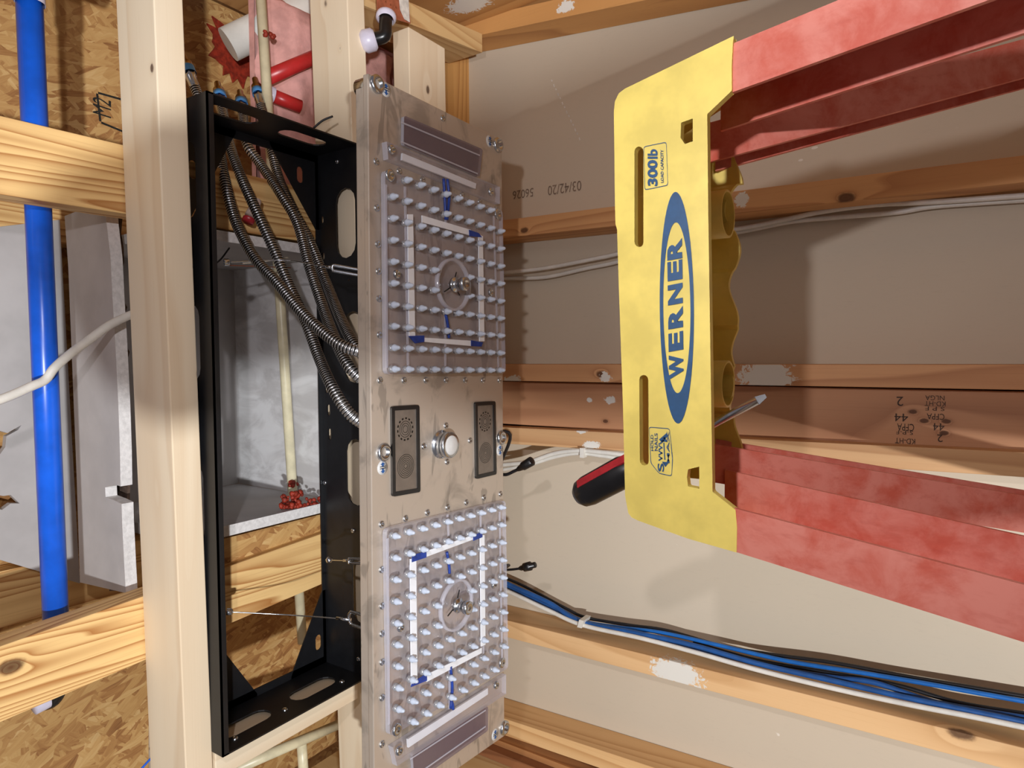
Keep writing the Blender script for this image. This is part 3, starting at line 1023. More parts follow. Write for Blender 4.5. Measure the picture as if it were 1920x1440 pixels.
# ------------------------------------------------------------------ hoses
def hose(pts, lab, r=.0078):
    base = spl([P(x, y, 'z', z) for x, y, z in pts], 10)
    t = thing('metal_hose', base[-1], lab, 'hose', 'corrugated steel hoses')
    pitch = .0042
    e = even(base, pitch/4)
    rad = []
    for i in range(len(e)):
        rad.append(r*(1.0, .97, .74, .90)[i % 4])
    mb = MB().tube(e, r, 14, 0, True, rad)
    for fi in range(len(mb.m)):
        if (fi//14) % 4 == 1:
            mb.m[fi] = 1  # groove faces coloured dark, so the shade between ridges is painted in
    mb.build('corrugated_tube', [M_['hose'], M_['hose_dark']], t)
    # end fittings
    d = (base[1]-base[0]).normalized()
    f = MB().lathe(base[0]+d*.004, -d, [(0, .0085), (.016, .0085), (.018, .0095), (.026, .0095), (.027, .006)], 6).build('hose_nut', M_['chrome'], t)
    MB().lathe(base[0]-d*.022, -d, [(0, .0100), (.012, .0100), (.012, .0001)], 20).build('tape_band', M_['blue_tape'], t)
    MB().lathe(base[0]-d*.034, -d, [(0, .009), (.009, .009), (.010, .0055), (.028, .0050), (.029, .0001)], 16).build('brass_fitting', M_['brass'], t)
    return t


hose([(364, 160, .985), (385, 215, .96), (407, 260, .94), (420, 330, .90), (440, 410, .87), (475, 480, .82), (520, 530, .77), (570, 590, .72), (625, 638, .67), (665, 657, .645), (702, 661, .637)],
     'corrugated steel hose leftmost in the frame, ending highest at the panel')
hose([(416, 200, .985), (428, 262, .94), (447, 320, .90), (478, 390, .86), (510, 460, .83), (540, 530, .80), (572, 600, .76), (598, 670, .72), (625, 730, .67), (660, 780, .645), (704, 806, .637)],
     'corrugated steel hose reaching lowest along the panel edge')
hose([(455, 212, .985), (463, 270, .94), (490, 310, .92), (530, 370, .87), (558, 420, .84), (580, 500, .80), (607, 580, .75), (632, 645, .69), (660, 695, .65), (704, 728, .637)],
     'corrugated steel hose in the middle of the bundle by the cream pipe')
hose([(489, 195, .985), (506, 268, .94), (522, 330, .91), (545, 385, .87), (582, 455, .845), (612, 530, .80), (638, 595, .735), (664, 645, .68), (704, 694, .641)],
     'corrugated steel hose rightmost in the bundle next to the frame slots')

# thin cords and suspension cables
def cord(name, pts, r, mat, lab, cat, group=None, n=8, parent=None):
    o = MB().tube(spl(pts, 8), r, n).build(name, mat, parent)
    if parent is None:
        tag(o, lab, cat, group)
    return o


def suspension(pts, carab, lab):
    t = thing('suspension_cable', pts[0], lab, 'cable', 'wire cables holding the panel')
    MB().tube(spl(pts, 8), .0009, 8).build('wire', M_['chrome'], t)
    e = pts[-1]
    MB().tube([pts[-1]+(pts[-2]-pts[-1]).normalized()*.022, pts[-1]], .0022, 10).build('crimp_sleeve', M_['chrome'], t)
    MB().lathe(pts[0], (pts[1]-pts[0]), [(0, .005), (.006, .005), (.008, .003), (.008, .0001)], 6).build('anchor_nut', M_['chrome'], t)
    a, b, w = carab
    lp = slot3(a, b, w)
    lp.append(lp[0])
    lp = [q for q in lp]
    MB().tube(spl(lp, 4), .0021, 8).build('carabiner', M_['chrome'], t)
    return t


def cb(px1, px2, py1, py2, z, wpx):
    a, b = P(px1, py1, 'z', z), P(px2, py2, 'z', z-.04)
    return (a, b, (P((px1+px2)/2, (py1+py2)/2+wpx, 'z', z)-P((px1+px2)/2, (py1+py2)/2, 'z', z)))


suspension([P(425, 1147, 'z', .83), P(540, 1153, 'z', .78), P(638, 1160, 'z', .70), P(658, 1162, 'z', .685)], cb(662, 700, 1160, 1172, .68, 12), 'thin wire cable with carabiner near the lower end of the black frame')
suspension([P(616, 1050, 'z', .80), P(640, 1051, 'z', .75), P(655, 1051, 'z', .72)], cb(657, 700, 1052, 1052, .71, 4), 'short wire cable clipped at the slotted side above the lower truss end')
suspension([P(420, 492, 'z', .83), P(530, 488, 'z', .80), P(600, 498, 'z', .74), P(622, 502, 'z', .71)], cb(628, 700, 503, 516, .70, 5), 'wire cable with carabiner crossing the hoses at mid frame')
cord('orange_wire', [P(420, 497, 'z', .93), P(470, 499, 'z', .93), P(545, 502, 'z', .93)], .0008, M_['copper'], 'thin orange wire beside the pale cord inside the frame', 'wire')
cord('pale_cord', [P(455, 494, 'z', .90), P(490, 491, 'z', .89), P(540, 483, 'z', .88)], .0012, M_['rope'], 'pale cord lying across the hoses inside the frame', 'cord')
cord('black_wire', [P(430, 465, 'z', .93), P(415, 485, 'z', .92), P(402, 496, 'z', .91)], .0013, M_['cable_black'], 'short black wire hanging at the upper left inside the frame', 'wire')
cord('black_wire', [P(588, 240, 'z', .81), P(605, 226, 'z', .80), P(624, 218, 'z', .79)], .0016, M_['cable_black'], 'short black wire sticking out above the frame at the far beam', 'wire')
t = thing('wire_connector', P(478, 385, 'z', .88), 'pink and beige wire connector hanging between the hoses', 'connector')
a, b = P(484, 375, 'z', .88), P(466, 412, 'z', .88)
MB().lathe(a, b-a, [(0, .005), (.004, .0062), (.030, .0085), (.0301, .0001)], 14).build('cap', M_['pale_end'], t)
MB().lathe(b, b-a, [(-.002, .0088), (.004, .0088), (.004, .0001)], 14).build('collar', M_['red_plastic'], t)

# ------------------------------------------------------------------ pipes
def pipe(name, a, b, r, mat, lab, cat='pipe', n=24, group=None):
    o = MB().tube([a, a.lerp(b, .5), b], r, n).build(name, mat)
    return tag(o, lab, cat, group)


bp = thing('blue_pipe', P(75, 700, 'z', .965), 'thick bright blue water pipe crossing over the trusses at left', 'pipe')
a, b = P(55, 0, 'z', .975), P(109, 1260, 'z', .975)
MB().tube([a, a.lerp(b, .5), b], .0147, 28).build('pipe_body', M_['pipe_blue'], bp)
MB().lathe(a, (a-b), [(-.004, .017), (.03, .017), (.03, .0001)], 28).build('coupling', M_['nut'], bp)
q = MB().tube(spl([a+X1*.03, a+X1*.05, a+X1*.062+Y1*.012, a+X1*.064+Y1*.05], 6), .017, 20)
q.build('elbow', M_['black_plastic'], bp)
cp = thing('cream_pipe', P(540, 700, 'z', .985), 'long cream water pipe running through the drywall box', 'pipe')
a, b = P(488, -20, 'z', .985), P(567, 1205, 'z', .985)
MB().tube([a, a.lerp(b, .5), b], .0085, 22).build('pipe_body', M_['cpvc'], cp)
mb = MB()
rr = random.Random(5)
c0 = P(548, 905, 'z', .985)
for cc, n, sp in ((P(500, 66, 'z', .98), 7, .006), (c0, 8, .006), (P(545, 935, 'z', .915), 26, .014), (P(560, 948, 'z', .905), 16, .014), (P(585, 940, 'z', .905), 16, .012), (P(535, 942, 'z', .91), 8, .010), (P(470, 972, 'z', .955), 6, .009)):
    mb = MB()
    for i in range(n):
        q = cc+Vector((rr.uniform(-sp, sp)*.7, rr.uniform(-sp, sp)*1.6, rr.uniform(-sp, sp)*.3-.006))
        s = rr.uniform(.0025, .006)
        mb.lathe(q, Vector((rr.uniform(-1, 1), rr.uniform(-1, 1), rr.uniform(-1, 1))), [(-s*.6, .0001), (-s*.5, s*.7), (0, s), (s*.5, s*.6), (s*.8, .0001)], 7)
    mb.build('caulk_blob', M_['caulk'], cp)
# white waste pipe through the board with red caulk
wp = thing('white_waste_pipe', P(500, 70, 'z', 1.1), 'white waste pipe with ragged red caulk around its end', 'pipe')
a, b = P(428, 84, 'z', 1.14), P(640, -20, 'z', 1.02)
MB().tube([a, a.lerp(b, .5), b], .030, 28).build('pipe_body', M_['pvc'], wp)
rr = random.Random(9)
ck = []
for i in range(40):
    an = 2*math.pi*i/40
    r_ = .05+rr.uniform(-.008, .024)*(1 if i % 2 else .3)
    ck.append(Vector((P(450, 95, 'z', 1.235).x+math.cos(an)*r_*1.0, P(450, 95, 'z', 1.235).y+math.sin(an)*r_*1.1, CAM.z+1.243)))
MB().prism(ck, (0, 0, .004)).build('caulk_collar', M_['caulk'], wp)
pipe('red_pipe', P(500, 146, 'z', 1.0), P(625, 92, 'z', .985), .0125, M_['pex_red'], 'upper red plastic pipe above the pink insulation', group='red pipes')
o = thing('red_pipe', P(540, 185, 'z', 1.0), 'lower short red pipe with a pale fitting', 'pipe', 'red pipes')
a, b = P(508, 178, 'z', 1.0), P(563, 200, 'z', .985)
MB().tube([a, a.lerp(b, .5), b], .0115, 22).build('pipe_body', M_['pex_red'], o)
MB().lathe(a, a-b, [(-.004, .0145), (.012, .0145), (.012, .0001)], 20).build('fitting', M_['nut'], o)
# white waste pipe at lower left
o = thing('white_pipe', P(285, 1350, 'z', 1.05), 'white pipe half hidden behind the beam at lower left', 'pipe')
a, b = P(300, 1235, 'z', 1.02), P(298, 1440, 'z', 1.02)
MB().tube([a+Y1*.012, b+Y1*.012+X1*-.04], .026, 28).build('pipe_body', M_['pvc'], o)
cord('blue_wire', [P(262, 1445, 'z', .98), P(280, 1425, 'z', .98), P(300, 1405, 'z', .98)], .0016, M_['pipe_blue'], 'thin blue wire in front of the white pipe, lower left', 'wire')
o = thing('black_pipe_elbow', P(92, 1310, 'z', .98), 'black pipe elbow behind the lower truss', 'pipe fitting')
MB().tube(spl([P(105, 1265, 'z', .99), P(100, 1290, 'z', .99), P(92, 1305, 'z', .99), P(84, 1306, 'z', .99)], 6), .0165, 20).build('elbow_body', M_['black_plastic'], o)
MB().lathe(P(80, 1308, 'z', .985), P(80, 1308, 'z', .985)-P(96, 1300, 'z', .985), [(-.004, .016), (.012, .016), (.012, .0001)], 20).build('ring', M_['nut'], o)
# cream pipes at the bottom
pipe('cream_pipe', P(440, 1442, 'z', .93), P(650, 1352, 'z', .93), .0085, M_['cpvc'], 'slanting cream pipe below the black frame', group='cream pipes below the frame')
pipe('cream_pipe', P(565, 1388, 'z', .935), P(573, 1500, 'z', .935), .0085, M_['cpvc'], 'cream pipe branching off downwards below the frame', group='cream pipes below the frame')

# copper bracket and black elbow in the top corner
br = thing('copper_bracket', P(735, 20, 'z', .80), 'perforated copper pipe bracket with white paint, on the short joist', 'bracket')
zb = .80
q = [P(x, y, 'z', zb) for x, y in ((707, -12), (765, -12), (770, 44), (708, 26))]
hl = [circle3(P(x, y, 'z', zb), X1, Y1, .002, .002, 8) for x, y in ((724, 3), (733, 9), (743, 14))]
MB().holed(q, hl, (0, 0, .0015)).build('strap', M_['copper'], br)
MB().prism([P(x, y, 'z', zb-.001) for x, y in ((747, -12), (765, -12), (768, 42), (758, 36), (750, 18))], (0, 0, -.0006)).build('paint_patch', M_['white_paint'], br)
el = thing('pipe_elbow', P(722, 60, 'z', .79), 'glossy black elbow with two pale nuts under the copper bracket', 'pipe fitting')
p1, p2, p3, p4 = P(724, 30, 'z', .79), P(723, 46, 'z', .785), P(722, 68, 'z', .785), P(700, 74, 'z', .80)
MB().tube(spl([p1, p2, p3+Y1*-.002, p4], 7), .0105, 20).build('elbow_body', M_['black_plastic'], el)
MB().lathe(p1, p2-p1, [(-.004, .013), (.0, .0165), (.006, .0165), (.010, .013)], 22).build('nut', M_['nut'], el)
MB().lathe(p4, p4-p3, [(-.004, .0135), (.0, .0175), (.014, .018), (.02, .014), (.022, .0001)], 22).build('nut', M_['nut'], el)

# pink insulation, a lumpy batt
mb = MB()
rr = random.Random(11)
nx, ny = 40, 30
x0, x1, y0, y1 = .28, .68, .77, 1.12
vs = []
from mathutils import noise as mnoise
for i in range(nx+1):
    for j in range(ny+1):
        x, y = x0+(x1-x0)*i/nx, y0+(y1-y0)*j/ny
        h = mnoise.noise(Vector((x*14, y*14, 0)))*.022+mnoise.noise(Vector((x*50, y*50, 3)))*.006
        e = min(i, nx-i, j, ny-j)/4
        vs.append(R(x, y, 1.02+h+(.05*(1-min(1, e)))))
fs = [[i*(ny+1)+j, (i+1)*(ny+1)+j, (i+1)*(ny+1)+j+1, i*(ny+1)+j+1] for i in range(nx) for j in range(ny)]
top = [R(x0, y0, 1.09), R(x1, y0, 1.09), R(x1, y1, 1.09), R(x0, y1, 1.09)]
mb.add(vs, fs, 0, True)
n = len(vs)
mb.add([vs[0], vs[nx*(ny+1)], vs[nx*(ny+1)+ny], vs[ny]]+top, [[4, 5, 6, 7], [0, 1, 5, 4], [1, 2, 6, 5], [2, 3, 7, 6], [3, 0, 4, 7]], 0)
o = mb.build('insulation_batt', M_['insul'])
tag(o, 'pink fibre insulation above the frame, behind the red pipes', 'insulation')

# stamp on the strand board
mb = MB()
z = 1.2495
c = [P(x, y, 'z', z) for x, y in ((184, 176), (262, 198), (258, 256), (190, 228))]
for i in range(4):
    a, b = c[i], c[(i+1) % 4]
    w = (b-a).cross(UPZ).normalized()*.0035
    mb.prism([a, b, b+w, a+w], (0, 0, -.0003))
text_mesh(mb, 'M2', P(208, 222, 'z', z), P(208, 190, 'z', z)-P(208, 222, 'z', z), P(190, 215, 'z', z)-P(212, 222, 'z', z), .03, .03, nrm=(0, 0, -1))
tag(mb.build('board_stamp', M_['ink_black']), 'black boxed stamp printed on the strand board ceiling', 'stamp')

# ------------------------------------------------------------------ cables
YC = WY+.05
cw = [(941, 512), (1020, 503), (1100, 488), (1165, 474), (1280, 440), (1390, 428), (1470, 412), (1540, 397), (1640, 384), (1760, 378), (1960, 364)]
cord('white_cable', [P(x, y, 'y', YC) for x, y in cw], .0042, M_['cable_white'], 'upper white cable beside the knotty stud', 'cable', 'white cables on the wall')
cw = [(941, 522), (1020, 520), (1100, 503), (1165, 489), (1280, 452), (1390, 434), (1480, 416), (1560, 408), (1680, 398), (1760, 386), (1960, 372)]
cord('white_cable', [P(x, y, 'y', YC+.012) for x, y in cw], .0042, M_['cable_white'], 'lower of the two white cables beside the knotty stud', 'cable', 'white cables on the wall')
cw = [(935, 872), (990, 866), (1040, 850), (1085, 845), (1130, 848), (1180, 853), (1300, 860), (1400, 862)]
cord('white_cable', [P(x, y, 'y', WY-.008) for x, y in cw], .0045, M_['cable_white'], 'white cable tied under the lower stud of the close pair, upper strand', 'cable', 'white cables on the wall')
cw = [(935, 882), (990, 872), (1040, 857), (1085, 850), (1130, 855), (1180, 861), (1300, 868), (1400, 870)]
cord('white_cable', [P(x, y, 'y', WY-.004) for x, y in cw], .0038, M_['cable_white'], 'white cable tied under the lower stud of the close pair, lower strand', 'cable', 'white cables on the wall')
o = MB().box(P(1087, 840, 'y', WY-.016), P(1087, 858, 'y', WY-.016), (0, 0, -.008), (0, .014, 0)).build('cable_clip', M_['pvc'])
tag(o, 'white clip holding the cable pair to the stud', 'cable clip')
# cable over the blue pipe
cw = [(-30, 760, .92), (20, 742, .925), (60, 724, .93), (85, 712, .935), (102, 690, .935), (130, 665, .935), (170, 635, .935), (210, 607, .935), (262, 583, .935)]
cord('white_cable', [P(x, y, 'z', z) for x, y, z in cw], .0055, M_['cable_white'], 'white cable crossing in front of the blue pipe', 'cable', None, 12)
# cable bundle
def bundle(lst, dy, r, mat, lab):
    cord('data_cable', [P(x, y, 'y', YC-.02+dy) for x, y in lst], r, mat, lab, 'cable', 'cable bundle along the lower stud', 10)


bundle([(930, 1100), (960, 1112), (1030, 1145), (1092, 1172), (1200, 1196), (1300, 1222), (1420, 1256), (1560, 1290), (1700, 1320), (1830, 1345), (1960, 1372)], -.01, .0042, M_['cable_white'], 'white cable of the bundle, nearest the lower stud')
bundle([(930, 1083), (960, 1098), (1030, 1130), (1090, 1166), (1200, 1188), (1300, 1210), (1420, 1244), (1560, 1276), (1700, 1308), (1830, 1335), (1960, 1362)], -.004, .0045, M_['cable_blue'], 'dark blue cable next to the white one in the bundle')
bundle([(930, 1090), (960, 1104), (1030, 1137), (1090, 1169), (1190, 1186), (1300, 1214), (1450, 1252), (1560, 1270), (1640, 1280), (1760, 1318), (1960, 1352)], .006, .0042, M_['cable_blue'], 'second dark blue cable crossing inside the bundle')
bundle([(930, 1086), (975, 1104), (1040, 1136), (1092, 1164), (1160, 1176), (1240, 1186), (1340, 1208), (1480, 1240), (1620, 1262), (1750, 1284), (1860, 1304), (1960, 1322)], .008, .0036, plain('bright_blue_cable', (24, 104, 186), .4, 0, .08, 40), 'bright blue cable rising apart from the bundle at right')
bundle([(930, 1076), (985, 1100), (1060, 1140), (1100, 1158), (1180, 1172), (1250, 1182), (1350, 1210), (1440, 1226), (1560, 1242), (1700, 1268), (1830, 1290), (1960, 1312)], .016, .0032, M_['cable_black'], 'black cable along the top of the bundle')
bundle([(1300, 1205), (1420, 1238), (1560, 1262), (1680, 1284), (1800, 1318), (1960, 1344)], .014, .0034, M_['cable_black'], 'black cable crossing the bundle at right')
o = MB().box(P(1086, 1162, 'y', YC-.038), P(1082, 1176, 'y', YC-.038), (0, 0, -.010), (0, .03, 0)).build('cable_clip', M_['pvc'])
tag(o, 'white clip holding the blue and white cable bundle', 'cable clip')
# black plugs hanging behind the panel
t = thing('black_plug', P(975, 880, 'y', .95), 'black plug on a thin lead, right of the framed speaker grilles', 'plug', 'black plugs behind the panel')
c = [P(x, y, 'y', .93) for x, y in ((925, 858), (935, 880), (947, 890), (965, 883), (975, 878))]
MB().tube(spl([R(-.120, .86, .625), R(-.128, .895, .602)]+c[1:], 6), .0028, 10).build('lead', M_['cable_black'], t)
a, b = P(973, 879, 'y', .93), P(1008, 858, 'y', .93)
MB().lathe(a, b-a, [(-.004, .003), (0, .0045), (.008, .006), (.010, .0075), (.030, .008), (.031, .006), (.031, .0001)], 14).build('plug_body', M_['black_plastic'], t)
t = thing('black_plug', P(975, 1062, 'y', .95), 'black plug on a thin lead just above the blue cables', 'plug', 'black plugs behind the panel')
MB().tube(spl([R(-.345, .86, .625), R(-.345, .90, .61)]+[P(x, y, 'y', .95) for x, y in ((944, 1068), (958, 1068), (975, 1066))], 6), .0022, 10).build('lead', M_['cable_black'], t)
a, b = P(974, 1066, 'y', .95), P(1016, 1056, 'y', .95)
MB().lathe(a, b-a, [(0, .003), (.004, .0045), (.010, .0045), (.011, .0075), (.024, .0078), (.025, .005), (.034, .005), (.034, .0001)], 14).build('plug_body', M_['black_plastic'], t)

# faint date stamp on the drywall paper, printed upside down
mb = MB()
for s, px, py, w, h in (('56026', 1000, 352, .052, .018), ('03/42/20', 1090, 338, .078, .020)):
    o_ = P(px-2, py-10, 'y', DY-.0006)
    a = P(px, py, 'y', DY-.0006)
    text_mesh(mb, s, a, (0, 0, 1), (-1, 0, 0), w, h, nrm=(0, -1, 0))
tag(mb.build('date_stamp', M_['ink_faint']), 'faint upside-down date stamp on the brown drywall paper', 'stamp')
mb = MB()
for i in range(14):
    t_ = i/13
    a = P(1033+52*t_, 150+108*t_, 'y', DY-.0004)
    b = P(1033+52*(t_+.03), 150+108*(t_+.03+.02*(i % 2)), 'y', DY-.0004)
    w = (b-a).cross(Y1).normalized()*.0024
    mb.prism([a, b, b+w, a+w], (0, -.0002, 0))
tag(mb.build('chalk_scratch', M_['white_paint']), 'dashed white scratch on the brown drywall above the ladder top', 'scratch')

# ------------------------------------------------------------------ ladder
LY = .50
Y_ = M_['yellow']
LO = R(.05, .62, -1.6)
ld = thing('step_ladder', LO, 'red fibreglass step ladder with a big yellow plastic top', 'ladder')


def L(px, py, dy=0.0):
    return P(px, py, 'y', LY+dy)


out = [(1151, 208), (1153, 190), (1160, 175), (1172, 166), (1376, 67), (1374, 82), (1372, 120), (1372, 170), (1326, 214), (1328, 400), (1331, 600), (1336, 922), (1379, 956), (1382, 990), (1381, 1036), (1290, 1010), (1196, 976), (1184, 970), (1178, 962), (1172, 930), (1168, 760), (1161, 560), (1157, 430), (1154, 420), (1153, 380)]
outp = [L(*q) for q in out]


def pslot(x0, y0, x1, y1, w):
    a, b = L(x0, y0), L(x1, y1)
    return slot3(a, b, L(x0+w, y0)-L(x0, y0), 6)


holes = [pslot(1198, 284, 1198, 454, 8.5), pslot(1207, 712, 1208, 864, 8.5),
         [L(*q) for q in ((1277, 230), (1299, 222), (1299, 265), (1284, 270), (1276, 258))], [L(*q) for q in ((1290, 880), (1311, 875), (1311, 916), (1290, 912), (1288, 895))]]
top = MB().holed(outp, holes, (0, .007, 0)).build('front_face', Y_, ld, bevel=.0012)
# cap: top deck, end cheeks, rear wall
TD = .125
a0, a1 = L(1156, 205), L(1180, 955)
deck = MB()
deck.prism([a0+Y1*.003, a1+Y1*.003, a1+Y1*TD, a0+Y1*TD], (0, 0, -.006))
e0 = [L(1162, 176), L(1374, 72)]
e1 = [L(1186, 968), L(1378, 1030)]
for e in (e0, e1):
    s = 1 if e is e1 else -1
    deck.prism([e[0]+Y1*.003, e[1]+Y1*.003, e[1]+Y1*.085, e[0]+Y1*TD], (s*.005, 0, 0))
# raised outer bands around the rails
deck.build('top_deck', Y_, ld, bevel=.002)
# rear wall, scalloped, seen from below
prof = []
zt = a0.z-.006
cols = []
base_y = LY+.098
def dep(py):
    d = 0.0
    if 352 < py < 432:
        t_ = (py-352)/80
        d = -.018*math.sin(math.pi*t_)**.5
    elif 512 < py < 616:
        t_ = (py-512)/104
        d = -.006*math.sin(math.pi*t_)
    elif 690 < py < 770:
        t_ = (py-690)/80
        d = -.018*math.sin(math.pi*t_)**.5
    elif 432 <= py <= 512 or 616 <= py <= 690:
        d = .004
    else:
        d = .012
    return d


mb = MB()
N = 90
ring = []
for i in range(N+1):
    py = 225+(905-225)*i/N
    y_ = LY+.112+dep(py)*1.0
    b_ = P(1384, py, 'y', LY+.125)
    ring.append((b_.x, y_, b_.z+(.004*math.sin(py*.05))))
vs = []
for x, y, z in ring:
    vs += [Vector((x, y, z)), Vector((x, y, zt)), Vector((x, y+.005, zt)), Vector((x, y+.005, z))]
fs = []
for i in range(N):
    for k_ in range(4):
        k2 = (k_+1) % 4
        fs.append([i*4+k_, (i+1)*4+k_, (i+1)*4+k2, i*4+k2])
mb.add(vs, fs, 0, False)
mb.build('rear_wall', Y_, ld)
# tool tubes, open below
for cpy, px in ((392, 1356), (722, 1358)):
    c = P(px, cpy, 'y', LY+.062)
    c.z = P(1370, cpy, 'y', LY+.09).z
    h = zt-c.z
    MB().lathe(Vector((c.x, LY+.083, c.z)), UPZ, [(0, .0185), (0, .0205), (h, .0205), (h, .0185), (0, .0185)], 24).build('tool_socket', Y_, ld)
# diagonal ribs seen through the slots
mb = MB()
for py in (300, 345, 395, 440, 730, 775, 820, 860):
    a = L(1185, py, .05)
    mb.box(a, a+Vector((-.02, .0, -.03)), Y1*.03, X1*.003)
mb.build('inner_rib', Y_, ld)


# printed marks
def ellipse_ring(c, ry, rx, ry2, rx2, n=64):
    o_, i_ = [], []
    for k_ in range(n):
        w = 2*math.pi*k_/n
        o_.append(L(c[0]+rx*math.cos(w)+(c[1]+ry*math.sin(w)-577)*.010, c[1]+ry*math.sin(w))-Y1*.0006)
        i_.append(L(c[0]+rx2*math.cos(w)+(c[1]+ry2*math.sin(w)-577)*.010, c[1]+ry2*math.sin(w))-Y1*.0006)
    return o_, i_


o_, i_ = ellipse_ring((1269.5, 577), 217, 32, 160, 25.5)
mb = MB()
n = len(o_)
mb.add(o_+i_, [[k_, (k_+1) % n, n+(k_+1) % n, n+k_] for k_ in range(n)])
mb.build('oval_logo', M_['blueprint'], top)
mb = MB()
word = 'WERNER'
ys = [(707, 661), (655, 620), (613, 573), (568, 530), (523, 486), (484, 446)]
for ch, (ya, yb) in zip(word, ys):
    xa = 1281+(ya-577)*.012
    o0, rr_ = L(xa, ya), L(xa-.5, yb)-L(xa, ya)
    uu = L(xa-28, ya+5)-L(xa, ya)
    nn = rr_.cross(uu).normalized()
    rw, uh = rr_.length, (L(xa-28, ya)-L(xa, ya)).length
    text_mesh(mb, ch, o0-Y1*.0006, rr_, uu, rw, uh, bold=.05, nrm=(0, -1, 0), lift=.0002)
mb.build('maker_name', M_['blueprint'], top)


def outline(mb, pts, w):
    pts = [L(*q)-Y1*.0005 for q in pts]
    cc = sum(pts, Vector())/len(pts)
    pts = rnd(pts, .002, 3)
    n = len(pts)
    inn = [p+(cc-p).normalized()*w for p in pts]
    mb.add(pts+inn, [[k_, (k_+1) % n, n+(k_+1) % n, n+k_] for k_ in range(n)])


mb = MB()
outline(mb, ((1207, 275), (1250, 266), (1253, 348), (1209, 357)), .0006)


def ltext(mb, s, x, ya, yb, hpx, bold=.02):
    o0 = L(x, ya)-Y1*.0006
    r_ = L(x-.5, yb)-L(x, ya)
    u_ = L(x-hpx, ya)-L(x, ya)
    text_mesh(mb, s, o0, r_, u_, r_.length, u_.length, bold=bold, nrm=(0, -1, 0), lift=.0002)


ltext(mb, '300', 1234, 349, 300, 19, .04)
ltext(mb, 'lb', 1234, 298, 280, 19, .03)
ltext(mb, 'LOAD CAPACITY', 1245, 343, 281, 5.5, .02)
mb.build('capacity_label', M_['blueprint'], top)
mb = MB()
outline(mb, ((1217, 800), (1256, 803), (1262, 860), (1260, 893), (1236, 888), (1220, 868)), .0006)
ltext(mb, 'HOLD', 1226, 845, 815, 5, .01)
ltext(mb, 'NAILS', 1234, 845, 812, 6, .01)
ltext(mb, 'MAX', 1256, 868, 808, 5, .01)
ltext(mb, 'S', 1246, 884, 868, 12, .02)
a, b = L(1248, 862), L(1246, 830)
for s_, (x, y) in ((1, (1246, 828)), (-1, (1248, 866))):
    q = L(x, y)-Y1*.0006
    mb.add([q+X1*(s_*.004), q+UPZ*.0028, q-UPZ*.0028], [[0, 1, 2]])
mb.prism([a-Y1*.0006, b-Y1*.0006, b-Y1*.0006+UPZ*.0008, a-Y1*.0006+UPZ*.0008], (0, -.0001, 0))
zz = [L(1238+(5 if i % 2 else -2), 864-i*5)-Y1*.0007 for i in range(8)]
for i in range(7):
    a, b = zz[i], zz[i+1]
    w = (b-a).cross(Y1).normalized()*.0009
    mb.add([a, b, b+w, a+w], [[0, 1, 2, 3]])
mb.add([L(x, y)-Y1*.0006 for x, y in ((1236, 824), (1250, 812), (1252, 818), (1242, 830))], [[0, 1, 2, 3]])
mb.build('warning_label', M_['blueprint'], top)


# rails: C channels whose flanges point inward
def channel(to, bo, inward, fw, dp, th, name, fw2):
    """to, bo: outer front corner at the top and at the bottom"""
    iw = X1*inward
    mb = MB()
    sec = [(0, 0), (fw, 0), (fw, th), (th, th), (th, dp-th), (fw2, dp-th), (fw2, dp), (0, dp)]
    A = [to+iw*u+Y1*v for u, v in sec]
    B = [bo+iw*u+Y1*v for u, v in sec]
    n = 8
    mb.add(A+B, [[k_, (k_+1) % n, n+(k_+1) % n, n+k_] for k_ in range(n)])
    mb.add(A, [[0, 1, 2, 3], [0, 3, 4, 7], [4, 5, 6, 7]])
    mb.add(B, [[0, 1, 2, 3], [0, 3, 4, 7], [4, 5, 6, 7]])
    return mb.build(name, M_['rail'], ld)


def ext(a, b, z):
    d = (b-a)/(b.z-a.z)
    return a+d*(z-a.z)


zf = CAM.z-1.598
nu_t, nu_b = L(1300, 112, .008), L(1640, -28, -.012)
nl_t, nl_b = L(1300, 1010, .008), L(1900, 1198, -.034)
ru_t, ru_b = P(1322, 232, 'y', LY+.085), P(1920, 73, 'y', .76)
rl_t, rl_b = P(1322, 902, 'y', LY+.085), P(1920, 999, 'y', .76)
channel(nu_t, ext(nu_t, nu_b, zf), -1, .035, .075, .004, 'front_rail', .034)
channel(nl_t, ext(nl_t, nl_b, zf), 1, .0325, .088, .004, 'front_rail', .042)
channel(ru_t, ext(ru_t, ru_b, zf), -1, .034, .034, .004, 'rear_rail', .034)
channel(rl_t, ext(rl_t, rl_b, zf), 1, .034, .034, .004, 'rear_rail', .034)
for i in range(5):
    z = CAM.z-.17-.3*i
    a, b = ext(nu_t, nu_b, z), ext(nl_t, nl_b, z)
    MB().prism([a-X1*.005, b+X1*.005, b+X1*.005+Y1*.07, a-X1*.005+Y1*.07], (0, 0, -.02)).build('step', M_['steel'], ld)

